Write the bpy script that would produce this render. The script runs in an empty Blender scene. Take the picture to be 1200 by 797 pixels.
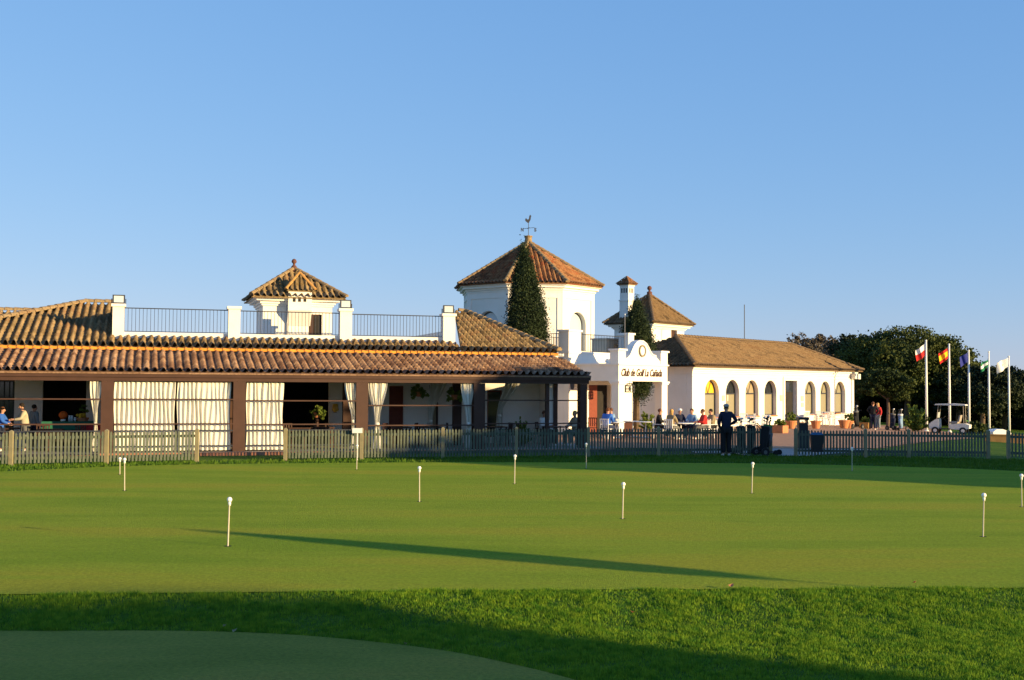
import bpy, bmesh, math, random
import numpy as np
from mathutils import Vector, Matrix
random.seed(7); RS = np.random.RandomState(7)
rad = math.radians
scene = bpy.context.scene
COL = scene.collection

# ------------------------------------------------------------------ camera
F = 1400.0; CX = 600.0; CY = 398.5; CAMZ = 2.39
PITCH = math.atan(53.5/F); ROLL = 0.006
RC = Matrix.Rotation(math.pi/2+PITCH, 3, 'X') @ Matrix.Rotation(ROLL, 3, 'Z')
cam_d = bpy.data.cameras.new('camera'); cam = bpy.data.objects.new('camera', cam_d)
COL.objects.link(cam); scene.camera = cam
cam.location = (0, 0, CAMZ); cam.rotation_euler = RC.to_euler()
cam_d.lens = 42.0; cam_d.sensor_width = 36.0; cam_d.clip_start = 0.1; cam_d.clip_end = 6000
RCT = RC.transposed()

# ------------------------------------------------------------------ sky and sun
ELEV = rad(9.0); TE = math.tan(ELEV)
SH = Vector((0.875, -0.484, 0)).normalized()           # horizontal direction towards the sun
w = bpy.data.worlds.new('World'); scene.world = w; w.use_nodes = True
wt = w.node_tree; bg = wt.nodes['Background']
sky = wt.nodes.new('ShaderNodeTexSky'); sky.sky_type = 'NISHITA'; sky.sun_disc = False
sky.sun_elevation = ELEV; sky.sun_rotation = math.atan2(SH.x, SH.y)
sky.air_density = 1.0; sky.dust_density = 0.0; sky.ozone_density = 3.0; sky.altitude = 0
# soften the sky's range channel by channel so its blue matches the photographed evening sky
sepc = wt.nodes.new('ShaderNodeSeparateColor'); comc = wt.nodes.new('ShaderNodeCombineColor'); wt.links.new(sky.outputs[0], sepc.inputs[0])
for i_, (g_, k_) in enumerate(((.65, .49), (.46, .565), (.30, .80))):
    pw_ = wt.nodes.new('ShaderNodeMath'); pw_.operation = 'POWER'; pw_.inputs[1].default_value = g_; ml_ = wt.nodes.new('ShaderNodeMath'); ml_.operation = 'MULTIPLY'
    ml_.inputs[1].default_value = k_*.261**(g_-1); mx_ = wt.nodes.new('ShaderNodeMath'); mx_.operation = 'MAXIMUM'; sc_ = wt.nodes.new('ShaderNodeMath'); sc_.operation = 'MULTIPLY'; sc_.inputs[1].default_value = .46; wt.links.new(sepc.outputs[i_], sc_.inputs[0]); wt.links.new(sc_.outputs[0], mx_.inputs[1])
    wt.links.new(sepc.outputs[i_], pw_.inputs[0]); wt.links.new(pw_.outputs[0], ml_.inputs[0]); wt.links.new(ml_.outputs[0], mx_.inputs[0]); wt.links.new(mx_.outputs[0], comc.inputs[i_])
wt.links.new(comc.outputs[0], bg.inputs[0]); bg.inputs[1].default_value = 0.14
sd = bpy.data.lights.new('sun', 'SUN'); sun = bpy.data.objects.new('sun', sd); COL.objects.link(sun)
sd.energy = 5.0; sd.angle = rad(0.5); sd.color = (1.0, 0.72, 0.35)
sdir = Vector((SH.x*math.cos(ELEV), SH.y*math.cos(ELEV), math.sin(ELEV)))
sun.rotation_euler = sdir.to_track_quat('Z', 'Y').to_euler()
sun.location = (60, -30, 40)
scene.view_settings.view_transform = 'Standard'; scene.view_settings.look = 'None'
scene.view_settings.exposure = 0.95; scene.view_settings.gamma = 1.0
scene.render.engine = 'CYCLES'

# ------------------------------------------------------------------ photo measurement helpers (1200x797 pixels to metres)
def project(p):
    d = RCT @ (Vector(p) - Vector((0, 0, CAMZ)))
    return CX + F*d.x/(-d.z), CY - F*d.y/(-d.z)
def ray(px, py): return RC @ Vector(((px-CX)/F, (CY-py)/F, -1.0))
def at(px, py, Y):
    d = ray(px, py); t = Y/d.y
    return Vector((d.x*t, Y, CAMZ + d.z*t))
def gp(px, py, z=0.0):
    d = ray(px, py); t = (z-CAMZ)/d.z
    return Vector((d.x*t, d.y*t, z))
def zpix(x, y, py):                                # height at plan position x, y seen on pixel row py
    lo, hi = -5, 40
    for _ in range(45):
        m = (lo+hi)/2
        if project((x, y, m))[1] > py: lo = m
        else: hi = m
    return lo
def ground_z(x, y):
    t = x-18.5
    s = math.log(1+math.exp(min(40, t/1.5)))*1.5
    return -0.055*s if y > 30 else 0.0
def gpt(px, Y):                                    # ground point under pixel column px at depth Y
    x = (px-CX)/F*Y
    return Vector((x, Y, ground_z(x, Y)))

# ------------------------------------------------------------------ materials
MATS = {}
def lin(c): return tuple((v/12.92 if v <= .04045 else ((v+.055)/1.055)**2.4) for v in c)
def mat(name, col, rough=0.8, var=0.12, scale=6.0, bump=0.0, bscale=40.0, metal=0.0, spec=0.3, col2=None, detail=4):
    m = bpy.data.materials.new(name); m.use_nodes = True; nt = m.node_tree
    b = nt.nodes['Principled BSDF']; b.inputs['Roughness'].default_value = rough
    b.inputs['Metallic'].default_value = metal; b.inputs['Specular IOR Level'].default_value = spec
    tc = nt.nodes.new('ShaderNodeTexCoord')
    n = nt.nodes.new('ShaderNodeTexNoise'); n.inputs['Scale'].default_value = scale; n.inputs['Detail'].default_value = detail
    nt.links.new(tc.outputs['Object'], n.inputs['Vector'])
    r = nt.nodes.new('ShaderNodeValToRGB'); e = r.color_ramp.elements
    e[0].position = 0.3; e[1].position = 0.7
    c2 = col2 if col2 else tuple(min(1, c*(1+var)) for c in col)
    c1 = tuple(c*(1-var) for c in col) if not col2 else col
    e[0].color = (*c1, 1); e[1].color = (*c2, 1)
    nt.links.new(n.outputs['Fac'], r.inputs['Fac']); nt.links.new(r.outputs['Color'], b.inputs['Base Color'])
    if bump > 0:
        n2 = nt.nodes.new('ShaderNodeTexNoise'); n2.inputs['Scale'].default_value = bscale; n2.inputs['Detail'].default_value = 5
        nt.links.new(tc.outputs['Object'], n2.inputs['Vector'])
        bp = nt.nodes.new('ShaderNodeBump'); bp.inputs['Strength'].default_value = bump; bp.inputs['Distance'].default_value = 0.02
        nt.links.new(n2.outputs['Fac'], bp.inputs['Height']); nt.links.new(bp.outputs['Normal'], b.inputs['Normal'])
    MATS[name] = m
    return m
M = MATS
mat('white_wall', (.76, .73, .66), .9, .05, .9, .35, 14, col2=(.86, .83, .77), detail=7)
mat('white_trim', (.84, .81, .75), .85, .04, 2, .15, 30)
mat('beam_brown', (.062, .029, .020), .6, .12, 3, .1, 60)
mat('iron', (.03, .035, .05), .5, .1, 8)
mat('curtain', (.70, .68, .60), .95, .05, 3)
mat('fence_wood', (.072, .092, .068), .85, .25, 5, .3, 60, col2=(.125, .145, .105))
mat('fence_post_wood', (.22, .20, .12), .85, .25, 5, .3, 60, col2=(.30, .26, .14))
mat('dark_metal', (.02, .022, .025), .45, .1, 8)
mat('white_paint', (.80, .80, .78), .4, .03, 5)
mat('ball_white', (.85, .83, .78), .4, .03, 5)
mat('cup_dark', (.01, .012, .008), .9)
mat('dark_clay', (.13, .055, .04), .8)
mat('terracotta', (.50, .20, .09), .85, .12, 5, .2, 30)
mat('brick', (.40, .17, .10), .85, .15, 5, .3, 20)
mat('orange_mortar', (.70, .27, .04), .8, .2, 3, .2, 30)
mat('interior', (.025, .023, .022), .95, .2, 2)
mat('grey_wall', (.30, .30, .31), .95, .06, 2)
mat('beige_wall', (.62, .55, .42), .95, .06, 2, .2, 20)
mat('dark_wood', (.05, .022, .015), .6, .2, 6)
mat('red_wood', (.19, .045, .025), .6, .12, 8)
mat('trunk', (.11, .075, .05), .95, .25, 5, .6, 14)
mat('pine_trunk', (.13, .09, .065), .95, .25, 5, .6, 14)
mat('skin', (.52, .28, .19), .6, .06, 9)
mat('black_rubber', (.012, .012, .013), .7)
mat('yellow_stone', (.45, .24, .07), .8, .15, 3, .2, 20)
mat('paper', (.75, .72, .64), .7)
for nm, c in dict(cloth_navy=(.012, .018, .045), cloth_black=(.012, .013, .016), cloth_jeans=(.02, .03, .08), cloth_beige=(.42, .38, .28),
                  cloth_greyblue=(.20, .25, .30), cloth_blue=(.03, .12, .50), cloth_lightblue=(.20, .32, .50), cloth_red=(.50, .03, .03),
                  cloth_grey=(.13, .13, .13), cloth_white=(.75, .74, .72), hair_blond=(.50, .30, .10), hair_dark=(.02, .014, .01), hair_brown=(.12, .05, .025),
                  hair_grey=(.35, .33, .31), cloth_khaki=(.25, .2, .12), fruit_orange=(.65, .11, .01), fruit_yellow=(.7, .42, .03),
                  green_cloth=(.02, .12, .07), flag_red=(.55, .02, .02), flag_yellow=(.80, .45, .01), flag_blue=(.02, .03, .22),
                  flag_green=(.01, .16, .07), flag_white=(.75, .74, .74), bag_green=(.06, .22, .03), bin_blue=(.03, .10, .2),
                  cart_cream=(.70, .68, .62), pin_cream=(.55, .50, .38), cart_seat=(.32, .28, .23), plaque=(.55, .50, .40), medal_ring=(.20, .17, .13)).items():
    mat(nm, c, .85, .08, 12)

def glass(name, col, rough=.08):
    m = bpy.data.materials.new(name); m.use_nodes = True; b = m.node_tree.nodes['Principled BSDF']
    b.inputs['Base Color'].default_value = (*col, 1); b.inputs['Roughness'].default_value = rough
    b.inputs['Specular IOR Level'].default_value = .8; MATS[name] = m
glass('pane_dark', (.02, .025, .03)); glass('pane_blind', (.27, .25, .17), .25); glass('pane_beige', (.34, .28, .18), .25)
glass('pane_yellow', (.75, .45, .03), .3); glass('lamp_glass', (.55, .60, .62), .1); glass('pane_blue', (.42, .52, .60), .12)

def tile_mat(name, cols, spread=1.0):
    m = bpy.data.materials.new(name); m.use_nodes = True; nt = m.node_tree; L = nt.links
    b = nt.nodes['Principled BSDF']; b.inputs['Roughness'].default_value = .9; b.inputs['Specular IOR Level'].default_value = .2
    uv = nt.nodes.new('ShaderNodeUVMap'); uv.uv_map = 'UVMap'
    fl = nt.nodes.new('ShaderNodeVectorMath'); fl.operation = 'FLOOR'
    wn = nt.nodes.new('ShaderNodeTexWhiteNoise'); wn.noise_dimensions = '3D'
    L.new(uv.outputs[0], fl.inputs[0]); L.new(fl.outputs[0], wn.inputs['Vector'])
    tc = nt.nodes.new('ShaderNodeTexCoord'); n = nt.nodes.new('ShaderNodeTexNoise'); n.inputs['Scale'].default_value = 1.1
    n.inputs['Detail'].default_value = 6; L.new(tc.outputs['Object'], n.inputs['Vector'])
    mx = nt.nodes.new('ShaderNodeMath'); mx.operation = 'MULTIPLY_ADD'; mx.inputs[1].default_value = .45*spread; L.new(wn.outputs['Value'], mx.inputs[0]); 
    m2 = nt.nodes.new('ShaderNodeMath'); m2.operation = 'MULTIPLY'; m2.inputs[1].default_value = .75; L.new(n.outputs['Fac'], m2.inputs[0]); L.new(m2.outputs[0], mx.inputs[2])
    r = nt.nodes.new('ShaderNodeValToRGB'); e = r.color_ramp.elements
    e[0].position = .22; e[1].position = .85; e[0].color = (*cols[0], 1); e[1].color = (*cols[-1], 1)
    for i, c in enumerate(cols[1:-1]):
        k = e.new(.22+.63*(i+1)/(len(cols)-1)); k.color = (*c, 1)
    L.new(mx.outputs[0], r.inputs['Fac'])
    n3 = nt.nodes.new('ShaderNodeTexNoise'); n3.inputs['Scale'].default_value = 14; n3.inputs['Detail'].default_value = 6; L.new(tc.outputs['Object'], n3.inputs['Vector'])
    mm = nt.nodes.new('ShaderNodeMix'); mm.data_type = 'RGBA'; mm.blend_type = 'MULTIPLY'; mm.inputs['Factor'].default_value = .7
    r3 = nt.nodes.new('ShaderNodeValToRGB'); r3.color_ramp.elements[0].position = .35; r3.color_ramp.elements[0].color = (.45, .42, .38, 1); r3.color_ramp.elements[1].position = .6; r3.color_ramp.elements[1].color = (1, 1, 1, 1)
    L.new(n3.outputs['Fac'], r3.inputs['Fac']); L.new(r.outputs['Color'], mm.inputs['A']); L.new(r3.outputs['Color'], mm.inputs['B'])
    L.new(mm.outputs['Result'], b.inputs['Base Color'])
    bp = nt.nodes.new('ShaderNodeBump'); bp.inputs['Strength'].default_value = .4; bp.inputs['Distance'].default_value = .02
    L.new(n3.outputs['Fac'], bp.inputs['Height']); L.new(bp.outputs['Normal'], b.inputs['Normal'])
    MATS[name] = m
tile_mat('tile_gold', [(.11, .078, .045), (.22, .155, .08), (.33, .24, .13), (.26, .155, .08)])
tile_mat('tile_pink', [(.12, .065, .045), (.21, .12, .08), (.30, .185, .12), (.38, .25, .17)], 1.0)
tile_mat('tile_red', [(.10, .05, .03), (.22, .10, .05), (.33, .18, .09), (.30, .09, .04)])
tile_mat('tile_tan', [(.08, .056, .036), (.16, .108, .063), (.23, .158, .09), (.18, .112, .062)])

# turf: colour is the grass itself (mottling, mowing wear); bump stands for the short blades
def turf_mat(name, c1, c2, c3, big=.35, bstr=1.0, bdist=.03, stretch=(1, 1, 1), fine=60):
    m = bpy.data.materials.new(name); m.use_nodes = True; nt = m.node_tree; L = nt.links
    b = nt.nodes['Principled BSDF']; b.inputs['Roughness'].default_value = .95; b.inputs['Specular IOR Level'].default_value = .1
    tc = nt.nodes.new('ShaderNodeTexCoord'); mp = nt.nodes.new('ShaderNodeMapping'); mp.inputs['Scale'].default_value = stretch
    L.new(tc.outputs['Object'], mp.inputs['Vector'])
    def noise(s, d=6, src=mp):
        n = nt.nodes.new('ShaderNodeTexNoise'); n.inputs['Scale'].default_value = s; n.inputs['Detail'].default_value = d; n.inputs['Roughness'].default_value = .6
        L.new(src.outputs[0], n.inputs['Vector']); return n
    a = noise(big); r = nt.nodes.new('ShaderNodeValToRGB'); e = r.color_ramp.elements
    e[0].position = .38; e[0].color = (*c1, 1); e[1].position = .62; e[1].color = (*c3, 1); k = e.new(.5); k.color = (*c2, 1)
    L.new(a.outputs['Fac'], r.inputs['Fac'])
    f = nt.nodes.new('ShaderNodeTexNoise'); f.inputs['Scale'].default_value = fine*.35; f.inputs['Detail'].default_value = 8; f.inputs['Roughness'].default_value = .75
    L.new(tc.outputs['Object'], f.inputs['Vector'])
    r2 = nt.nodes.new('ShaderNodeValToRGB'); r2.color_ramp.elements[0].position = .3; r2.color_ramp.elements[0].color = (.62, .64, .6, 1); r2.color_ramp.elements[1].position = .7; r2.color_ramp.elements[1].color = (1.3, 1.28, 1.1, 1)
    L.new(f.outputs['Fac'], r2.inputs['Fac'])
    mm = nt.nodes.new('ShaderNodeMix'); mm.data_type = 'RGBA'; mm.blend_type = 'MULTIPLY'; mm.inputs['Factor'].default_value = 1
    L.new(r.outputs['Color'], mm.inputs['A']); L.new(r2.outputs['Color'], mm.inputs['B']); L.new(mm.outputs['Result'], b.inputs['Base Color'])
    g = nt.nodes.new('ShaderNodeTexNoise'); g.inputs['Scale'].default_value = fine; g.inputs['Detail'].default_value = 3; L.new(tc.outputs['Object'], g.inputs['Vector'])
    bp = nt.nodes.new('ShaderNodeBump'); bp.inputs['Strength'].default_value = bstr; bp.inputs['Distance'].default_value = bdist
    L.new(g.outputs['Fac'], bp.inputs['Height']); L.new(bp.outputs['Normal'], b.inputs['Normal'])
    MATS[name] = m
turf_mat('green_turf', (.32, .48, .035), (.41, .54, .045), (.49, .53, .05), .3, 1.0, .12, (.35, 1.6, 1))
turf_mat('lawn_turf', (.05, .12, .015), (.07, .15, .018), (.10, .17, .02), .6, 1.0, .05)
turf_mat('practice_turf', (.17, .19, .032), (.21, .22, .04), (.25, .225, .045), .5, .6, .03, (.5, 1.4, 1))
turf_mat('far_ground', (.05, .07, .02), (.07, .09, .025), (.10, .10, .04), .05, .5, .05)

def leaf_mat(name, c1, c2, trans=.25, scale=1.2):
    m = bpy.data.materials.new(name); m.use_nodes = True; nt = m.node_tree; L = nt.links
    b = nt.nodes['Principled BSDF']; b.inputs['Roughness'].default_value = .7; b.inputs['Specular IOR Level'].default_value = .2
    tc = nt.nodes.new('ShaderNodeTexCoord'); n = nt.nodes.new('ShaderNodeTexNoise'); n.inputs['Scale'].default_value = scale; n.inputs['Detail'].default_value = 6
    L.new(tc.outputs['Object'], n.inputs['Vector'])
    r = nt.nodes.new('ShaderNodeValToRGB'); e = r.color_ramp.elements; e[0].position = .35; e[1].position = .68; e[0].color = (*c1, 1); e[1].color = (*c2, 1)
    L.new(n.outputs['Fac'], r.inputs['Fac']); L.new(r.outputs['Color'], b.inputs['Base Color'])
    t = nt.nodes.new('ShaderNodeBsdfTranslucent'); L.new(r.outputs['Color'], t.inputs['Color'])
    mx = nt.nodes.new('ShaderNodeMixShader'); mx.inputs[0].default_value = trans
    L.new(b.outputs[0], mx.inputs[1]); L.new(t.outputs[0], mx.inputs[2]); L.new(mx.outputs[0], nt.nodes['Material Output'].inputs[0])
    MATS[name] = m
leaf_mat('grass_blade', (.07, .20, .012), (.24, .36, .02), .35, 9)
leaf_mat('grass_blade_far', (.055, .14, .010), (.12, .20, .016), .3, 1)
leaf_mat('cypress_leaf', (.014, .028, .012), (.038, .058, .020), .08, 1.5)
leaf_mat('pine_leaf', (.022, .038, .010), (.085, .105, .022), .12, .35)
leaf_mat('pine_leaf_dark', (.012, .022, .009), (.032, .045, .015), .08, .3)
leaf_mat('bare_leaf', (.10, .085, .065), (.17, .14, .10), .1, .5)
leaf_mat('shrub_leaf', (.08, .13, .02), (.22, .27, .05), .2, 3)

def paving_mat(name, col, col2, mort, bw=.22, bh=.11):
    m = bpy.data.materials.new(name); m.use_nodes = True; nt = m.node_tree; L = nt.links
    b = nt.nodes['Principled BSDF']; b.inputs['Roughness'].default_value = .9
    tc = nt.nodes.new('ShaderNodeTexCoord'); br = nt.nodes.new('ShaderNodeTexBrick'); br.inputs['Scale'].default_value = 1
    br.inputs['Brick Width'].default_value = bw; br.inputs['Row Height'].default_value = bh; br.inputs['Mortar Size'].default_value = .006
    br.inputs['Color1'].default_value = (*col, 1); br.inputs['Color2'].default_value = (*col2, 1); br.inputs['Mortar'].default_value = (*mort, 1)
    L.new(tc.outputs['Object'], br.inputs['Vector']); L.new(br.outputs['Color'], b.inputs['Base Color'])
    bp = nt.nodes.new('ShaderNodeBump'); bp.inputs['Strength'].default_value = .6; bp.inputs['Distance'].default_value = .01; bp.invert = True
    n = nt.nodes.new('ShaderNodeTexNoise'); n.inputs['Scale'].default_value = 30; L.new(tc.outputs['Object'], n.inputs['Vector'])
    L.new(n.outputs['Fac'], bp.inputs['Height']); L.new(bp.outputs['Normal'], b.inputs['Normal'])
    MATS[name] = m
paving_mat('brick_paving', (.46, .225, .11), (.38, .18, .085), (.32, .25, .17))
paving_mat('grey_paving', (.34, .31, .29), (.29, .27, .25), (.2, .19, .18), .4, .4)

# ------------------------------------------------------------------ scene graph helpers
def tag(o, label=None, cat=None, group=None, kind=None):
    if label: o['label'] = label
    if cat: o['category'] = cat
    if group: o['group'] = group
    if kind: o['kind'] = kind
    return o
def thing(name, label, cat, loc=(0, 0, 0), rz=0.0, group=None):
    o = bpy.data.objects.new(name, None); COL.objects.link(o); o.empty_display_size = .2
    o.location = loc; o.rotation_euler = (0, 0, rz)
    return tag(o, label, cat, group)
def copy_tree(o, parent=None):
    c = o.copy(); COL.objects.link(c); c.parent = parent
    for ch in [x for x in bpy.data.objects if x.parent == o]: copy_tree(ch, c)
    return c
def dup(root, loc, rz, label, group=None, sc=None):
    kids = [x for x in bpy.data.objects if x.parent == root]
    r = copy_tree(root); r.location = loc; r.rotation_euler = (0, 0, rz); r['label'] = label
    if group: r['group'] = group
    if sc: r.scale = sc
    return r

class MB:
    def __init__(s): s.v = []; s.f = []; s.mi = []; s.m = 0; s.T = None
    def add(s, vs, fs):
        n = len(s.v)
        s.v += [tuple(s.T(Vector(p))) if s.T else tuple(p) for p in vs]
        s.f += [tuple(i+n for i in f) for f in fs]; s.mi += [s.m]*len(fs); return s
    def box(s, x0, x1, y0, y1, z0, z1):
        return s.add([(x0, y0, z0), (x1, y0, z0), (x1, y1, z0), (x0, y1, z0), (x0, y0, z1), (x1, y0, z1), (x1, y1, z1), (x0, y1, z1)],
              [(0, 3, 2, 1), (4, 5, 6, 7), (0, 1, 5, 4), (1, 2, 6, 5), (2, 3, 7, 6), (3, 0, 4, 7)])
    def frustum(s, x0, x1, y0, y1, z0, X0, X1, Y0, Y1, z1):
        return s.add([(x0, y0, z0), (x1, y0, z0), (x1, y1, z0), (x0, y1, z0), (X0, Y0, z1), (X1, Y0, z1), (X1, Y1, z1), (X0, Y1, z1)],
              [(0, 3, 2, 1), (4, 5, 6, 7), (0, 1, 5, 4), (1, 2, 6, 5), (2, 3, 7, 6), (3, 0, 4, 7)])
    def prism(s, poly, z0, z1):
        n = len(poly)
        return s.add([(p[0], p[1], z0) for p in poly]+[(p[0], p[1], z1) for p in poly],
              [tuple(range(n))[::-1], tuple(range(n, 2*n))]+[(i, (i+1) % n, n+(i+1) % n, n+i) for i in range(n)])
    def vprism(s, poly, y0, y1):          # polygon in x,z extruded along y
        n = len(poly)
        return s.add([(p[0], y0, p[1]) for p in poly]+[(p[0], y1, p[1]) for p in poly],
              [tuple(range(n)), tuple(range(n, 2*n))[::-1]]+[((i+1) % n, i, n+i, n+(i+1) % n) for i in range(n)])
    def tube(s, pts, r, seg=8, cap=True):
        pts = [Vector(p) for p in pts]; n = len(pts); rr = r if isinstance(r, (list, tuple)) else [r]*n
        vs = []; fs = []
        for i, p in enumerate(pts):
            d = (pts[min(i+1, n-1)]-pts[max(i-1, 0)]).normalized()
            a = d.cross(Vector((0, 0, 1)) if abs(d.z) < .9 else Vector((1, 0, 0))).normalized(); b = d.cross(a)
            for k in range(seg):
                t = 2*math.pi*k/seg; vs.append(p + (a*math.cos(t)+b*math.sin(t))*rr[i])
        for i in range(n-1):
            for k in range(seg):
                a0 = i*seg+k; a1 = i*seg+(k+1) % seg; fs.append((a0, a0+seg, a1+seg, a1))
        if cap: fs += [tuple(range(seg)), tuple(range((n-1)*seg, n*seg))[::-1]]
        return s.add(vs, fs)
    def lathe(s, prof, c=(0, 0, 0), seg=14):
        vs = []; fs = []; n = len(prof)
        for r, z in prof:
            for k in range(seg):
                t = 2*math.pi*k/seg; vs.append((c[0]+r*math.cos(t), c[1]+r*math.sin(t), c[2]+z))
        for i in range(n-1):
            for k in range(seg):
                a0 = i*seg+k; a1 = i*seg+(k+1) % seg; fs.append((a0, a1, a1+seg, a0+seg))
        fs += [tuple(range(seg))[::-1], tuple(range((n-1)*seg, n*seg))]
        return s.add(vs, fs)
    def ball(s, c, r, seg=12, rings=8, sc=(1, 1, 1)):
        prof = []
        vs = []; fs = []
        for i in range(rings+1):
            ph = math.pi*i/rings
            for k in range(seg):
                t = 2*math.pi*k/seg
                vs.append((c[0]+r*sc[0]*math.sin(ph)*math.cos(t), c[1]+r*sc[1]*math.sin(ph)*math.sin(t), c[2]-r*sc[2]*math.cos(ph)))
        for i in range(rings):
            for k in range(seg):
                a0 = i*seg+k; a1 = i*seg+(k+1) % seg; fs.append((a0, a1, a1+seg, a0+seg))
        return s.add(vs, fs)
    def build(s, name, m, parent=None, smooth=False, loc=None):
        me = bpy.data.meshes.new(name); me.from_pydata(s.v, [], s.f)
        ms = m if isinstance(m, (list, tuple)) else [m]
        for x in ms: me.materials.append(MATS[x] if isinstance(x, str) else x)
        if len(ms) > 1: me.polygons.foreach_set('material_index', s.mi)
        me.validate(); 
        bm = bmesh.new(); bm.from_mesh(me); bmesh.ops.remove_doubles(bm, verts=bm.verts, dist=1e-5); bmesh.ops.recalc_face_normals(bm, faces=bm.faces); bm.to_mesh(me); bm.free()
        if smooth:
            me.polygons.foreach_set('use_smooth', [True]*len(me.polygons))
        me.update()
        o = bpy.data.objects.new(name, me); COL.objects.link(o)
        if parent: o.parent = parent
        if loc is not None: o.location = loc
        return o
def bx(name, m, parent, *b): return MB().box(*b).build(name, m, parent)

class Frame:
    def __init__(s, o, ang):
        s.o = Vector((o[0], o[1], 0)); s.a = ang; s.ud = Vector((math.cos(ang), math.sin(ang), 0)); s.vd = Vector((-math.sin(ang), math.cos(ang), 0))
    def P(s, u, v, z=0): return s.o + s.ud*u + s.vd*v + Vector((0, 0, z))
    def inv(s, p): d = Vector((p[0], p[1], 0))-s.o; return d.dot(s.ud), d.dot(s.vd)
    def U(s, px, v, z=2.0):
        lo, hi = -40, 60
        for _ in range(40):
            m = (lo+hi)/2
            if project(s.P(m, v, z))[0] < px: lo = m
            else: hi = m
        return lo
    def Z(s, py, u, v):
        lo, hi = -3, 30
        for _ in range(40):
            m = (lo+hi)/2
            if project(s.P(u, v, m))[1] > py: lo = m
            else: hi = m
        return lo

def tile_roof(name, m, parent, poly, pitch=.25, row=.42, amp=.075, thick=.07, world=None):
    """poly: eave left, eave right, then the other corners going round; one planar convex slope of barrel tiles"""
    P = [Vector(p) for p in poly]
    ud = (P[1]-P[0]).normalized(); nn = (P[1]-P[0]).cross(P[-1]-P[0]).normalized()
    if nn.z < 0: nn = -nn
    wd = nn.cross(ud).normalized()
    q = [((p-P[0]).dot(ud), (p-P[0]).dot(wd)) for p in P]
    u0 = min(a for a, b in q)-pitch; u1 = max(a for a, b in q)+pitch; W = max(b for a, b in q)
    sub = 10; nc = int((u1-u0)/pitch)+1; nr = max(1, int(math.ceil(W/row)))
    us = u0+np.arange(nc*sub+1)*(pitch/sub)
    prof = np.cos(2*np.pi*(us-u0)/pitch); pr = np.where(prof > 0, np.abs(prof)**.5, -.6*np.abs(prof)**.7)*amp
    cover = np.clip(prof, 0, 1)
    jit = RS.rand(nr+1, nc+2)
    vs = []; uvs = []
    for r in range(nr):
        for e in (0, 1):
            wv = (r+e)*row
            ci = np.clip(((us-u0)/pitch+.5).astype(int), 0, nc)
            lift = (.055 if e == 0 else 0.0)
            for i, uu in enumerate(us):
                jj = jit[r, ci[i]]
                vs.append((uu+(jj-.5)*.012, wv-(.02*jj if e == 0 else 0), pr[i]+lift*(.5+.5*cover[i])+(jj-.5)*.012))
                uvs.append((int((uu-u0)/pitch+.5)+.5, r+.5))
    n = len(us); fs = []; fuv = []
    for k in range(2*nr-1):
        for i in range(n-1):
            a = k*n+i; fs.append((a, a+1, a+1+n, a+n)); rr = k//2 if k % 2 == 0 else k//2+1
            ci = int((us[i]+us[i+1])/2/pitch - u0/pitch + .5)
            fuv.append((ci+.5, min(rr, nr-1)+.5))
    bm = bmesh.new(); bv = [bm.verts.new(v) for v in vs]; uvl = bm.loops.layers.uv.new('UVMap')
    for f, uv in zip(fs, fuv):
        fc = bm.faces.new([bv[i] for i in f]); fc.smooth = True
        for l in fc.loops: l[uvl].uv = uv
    # front lip of the eave
    c = (sum(a for a, b in q)/len(q), sum(b for a, b in q)/len(q))
    for i in range(1, len(q)):
        a = Vector((*q[i], 0)); b = Vector((*q[(i+1) % len(q)], 0)); d = (b-a)
        if d.length < 1e-4: continue
        nrm = Vector((d.y, -d.x, 0)).normalized()
        if nrm.dot(Vector((*c, 0))-a) > 0: nrm = -nrm
        geom = bm.verts[:]+bm.edges[:]+bm.faces[:]
        bmesh.ops.bisect_plane(bm, geom=geom, dist=1e-5, plane_co=a, plane_no=nrm, clear_outer=True)
    # underside slab
    low = [bm.verts.new((a, max(b, 0.0), -amp*.75-.02)) for a, b in q]; low2 = [bm.verts.new((a, max(b, 0), -amp*.75-thick)) for a, b in q]
    k = len(q)
    for f in [low, low2[::-1]]+[[low[i], low[(i+1) % k], low2[(i+1) % k], low2[i]] for i in range(k)]:
        fc = bm.faces.new(f)
        for l in fc.loops: l[uvl].uv = (.5, .5)
    for v in bm.verts:
        x = v.co; v.co = P[0]+ud*x.x+wd*x.y+nn*x.z
    me = bpy.data.meshes.new(name); bm.to_mesh(me); bm.free(); me.materials.append(MATS[m])
    o = bpy.data.objects.new(name, me); COL.objects.link(o); o.parent = parent
    return o
def hip_cap(name, m, parent, a, b, r=.11, seg=.36):
    a = Vector(a); b = Vector(b); n = max(1, int((b-a).length/seg)); mb = MB()
    d = (b-a).normalized(); side = d.cross(Vector((0, 0, 1))).normalized(); up = side.cross(d)
    for i in range(n):
        p0 = a+(b-a)*(i/n)-d*.03; p1 = a+(b-a)*((i+1)/n)
        vs = []
        for p, rr in ((p0, r*1.12), (p1, r*.9)):
            for k in range(7):
                t = math.pi*k/6; vs.append(p+side*math.cos(t)*rr+up*(math.sin(t)*rr-.0))
        mb.add(vs, [(k, k+1, k+8, k+7) for k in range(6)]+[tuple(range(7))])
    return mb.build(name, m, parent)

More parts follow.
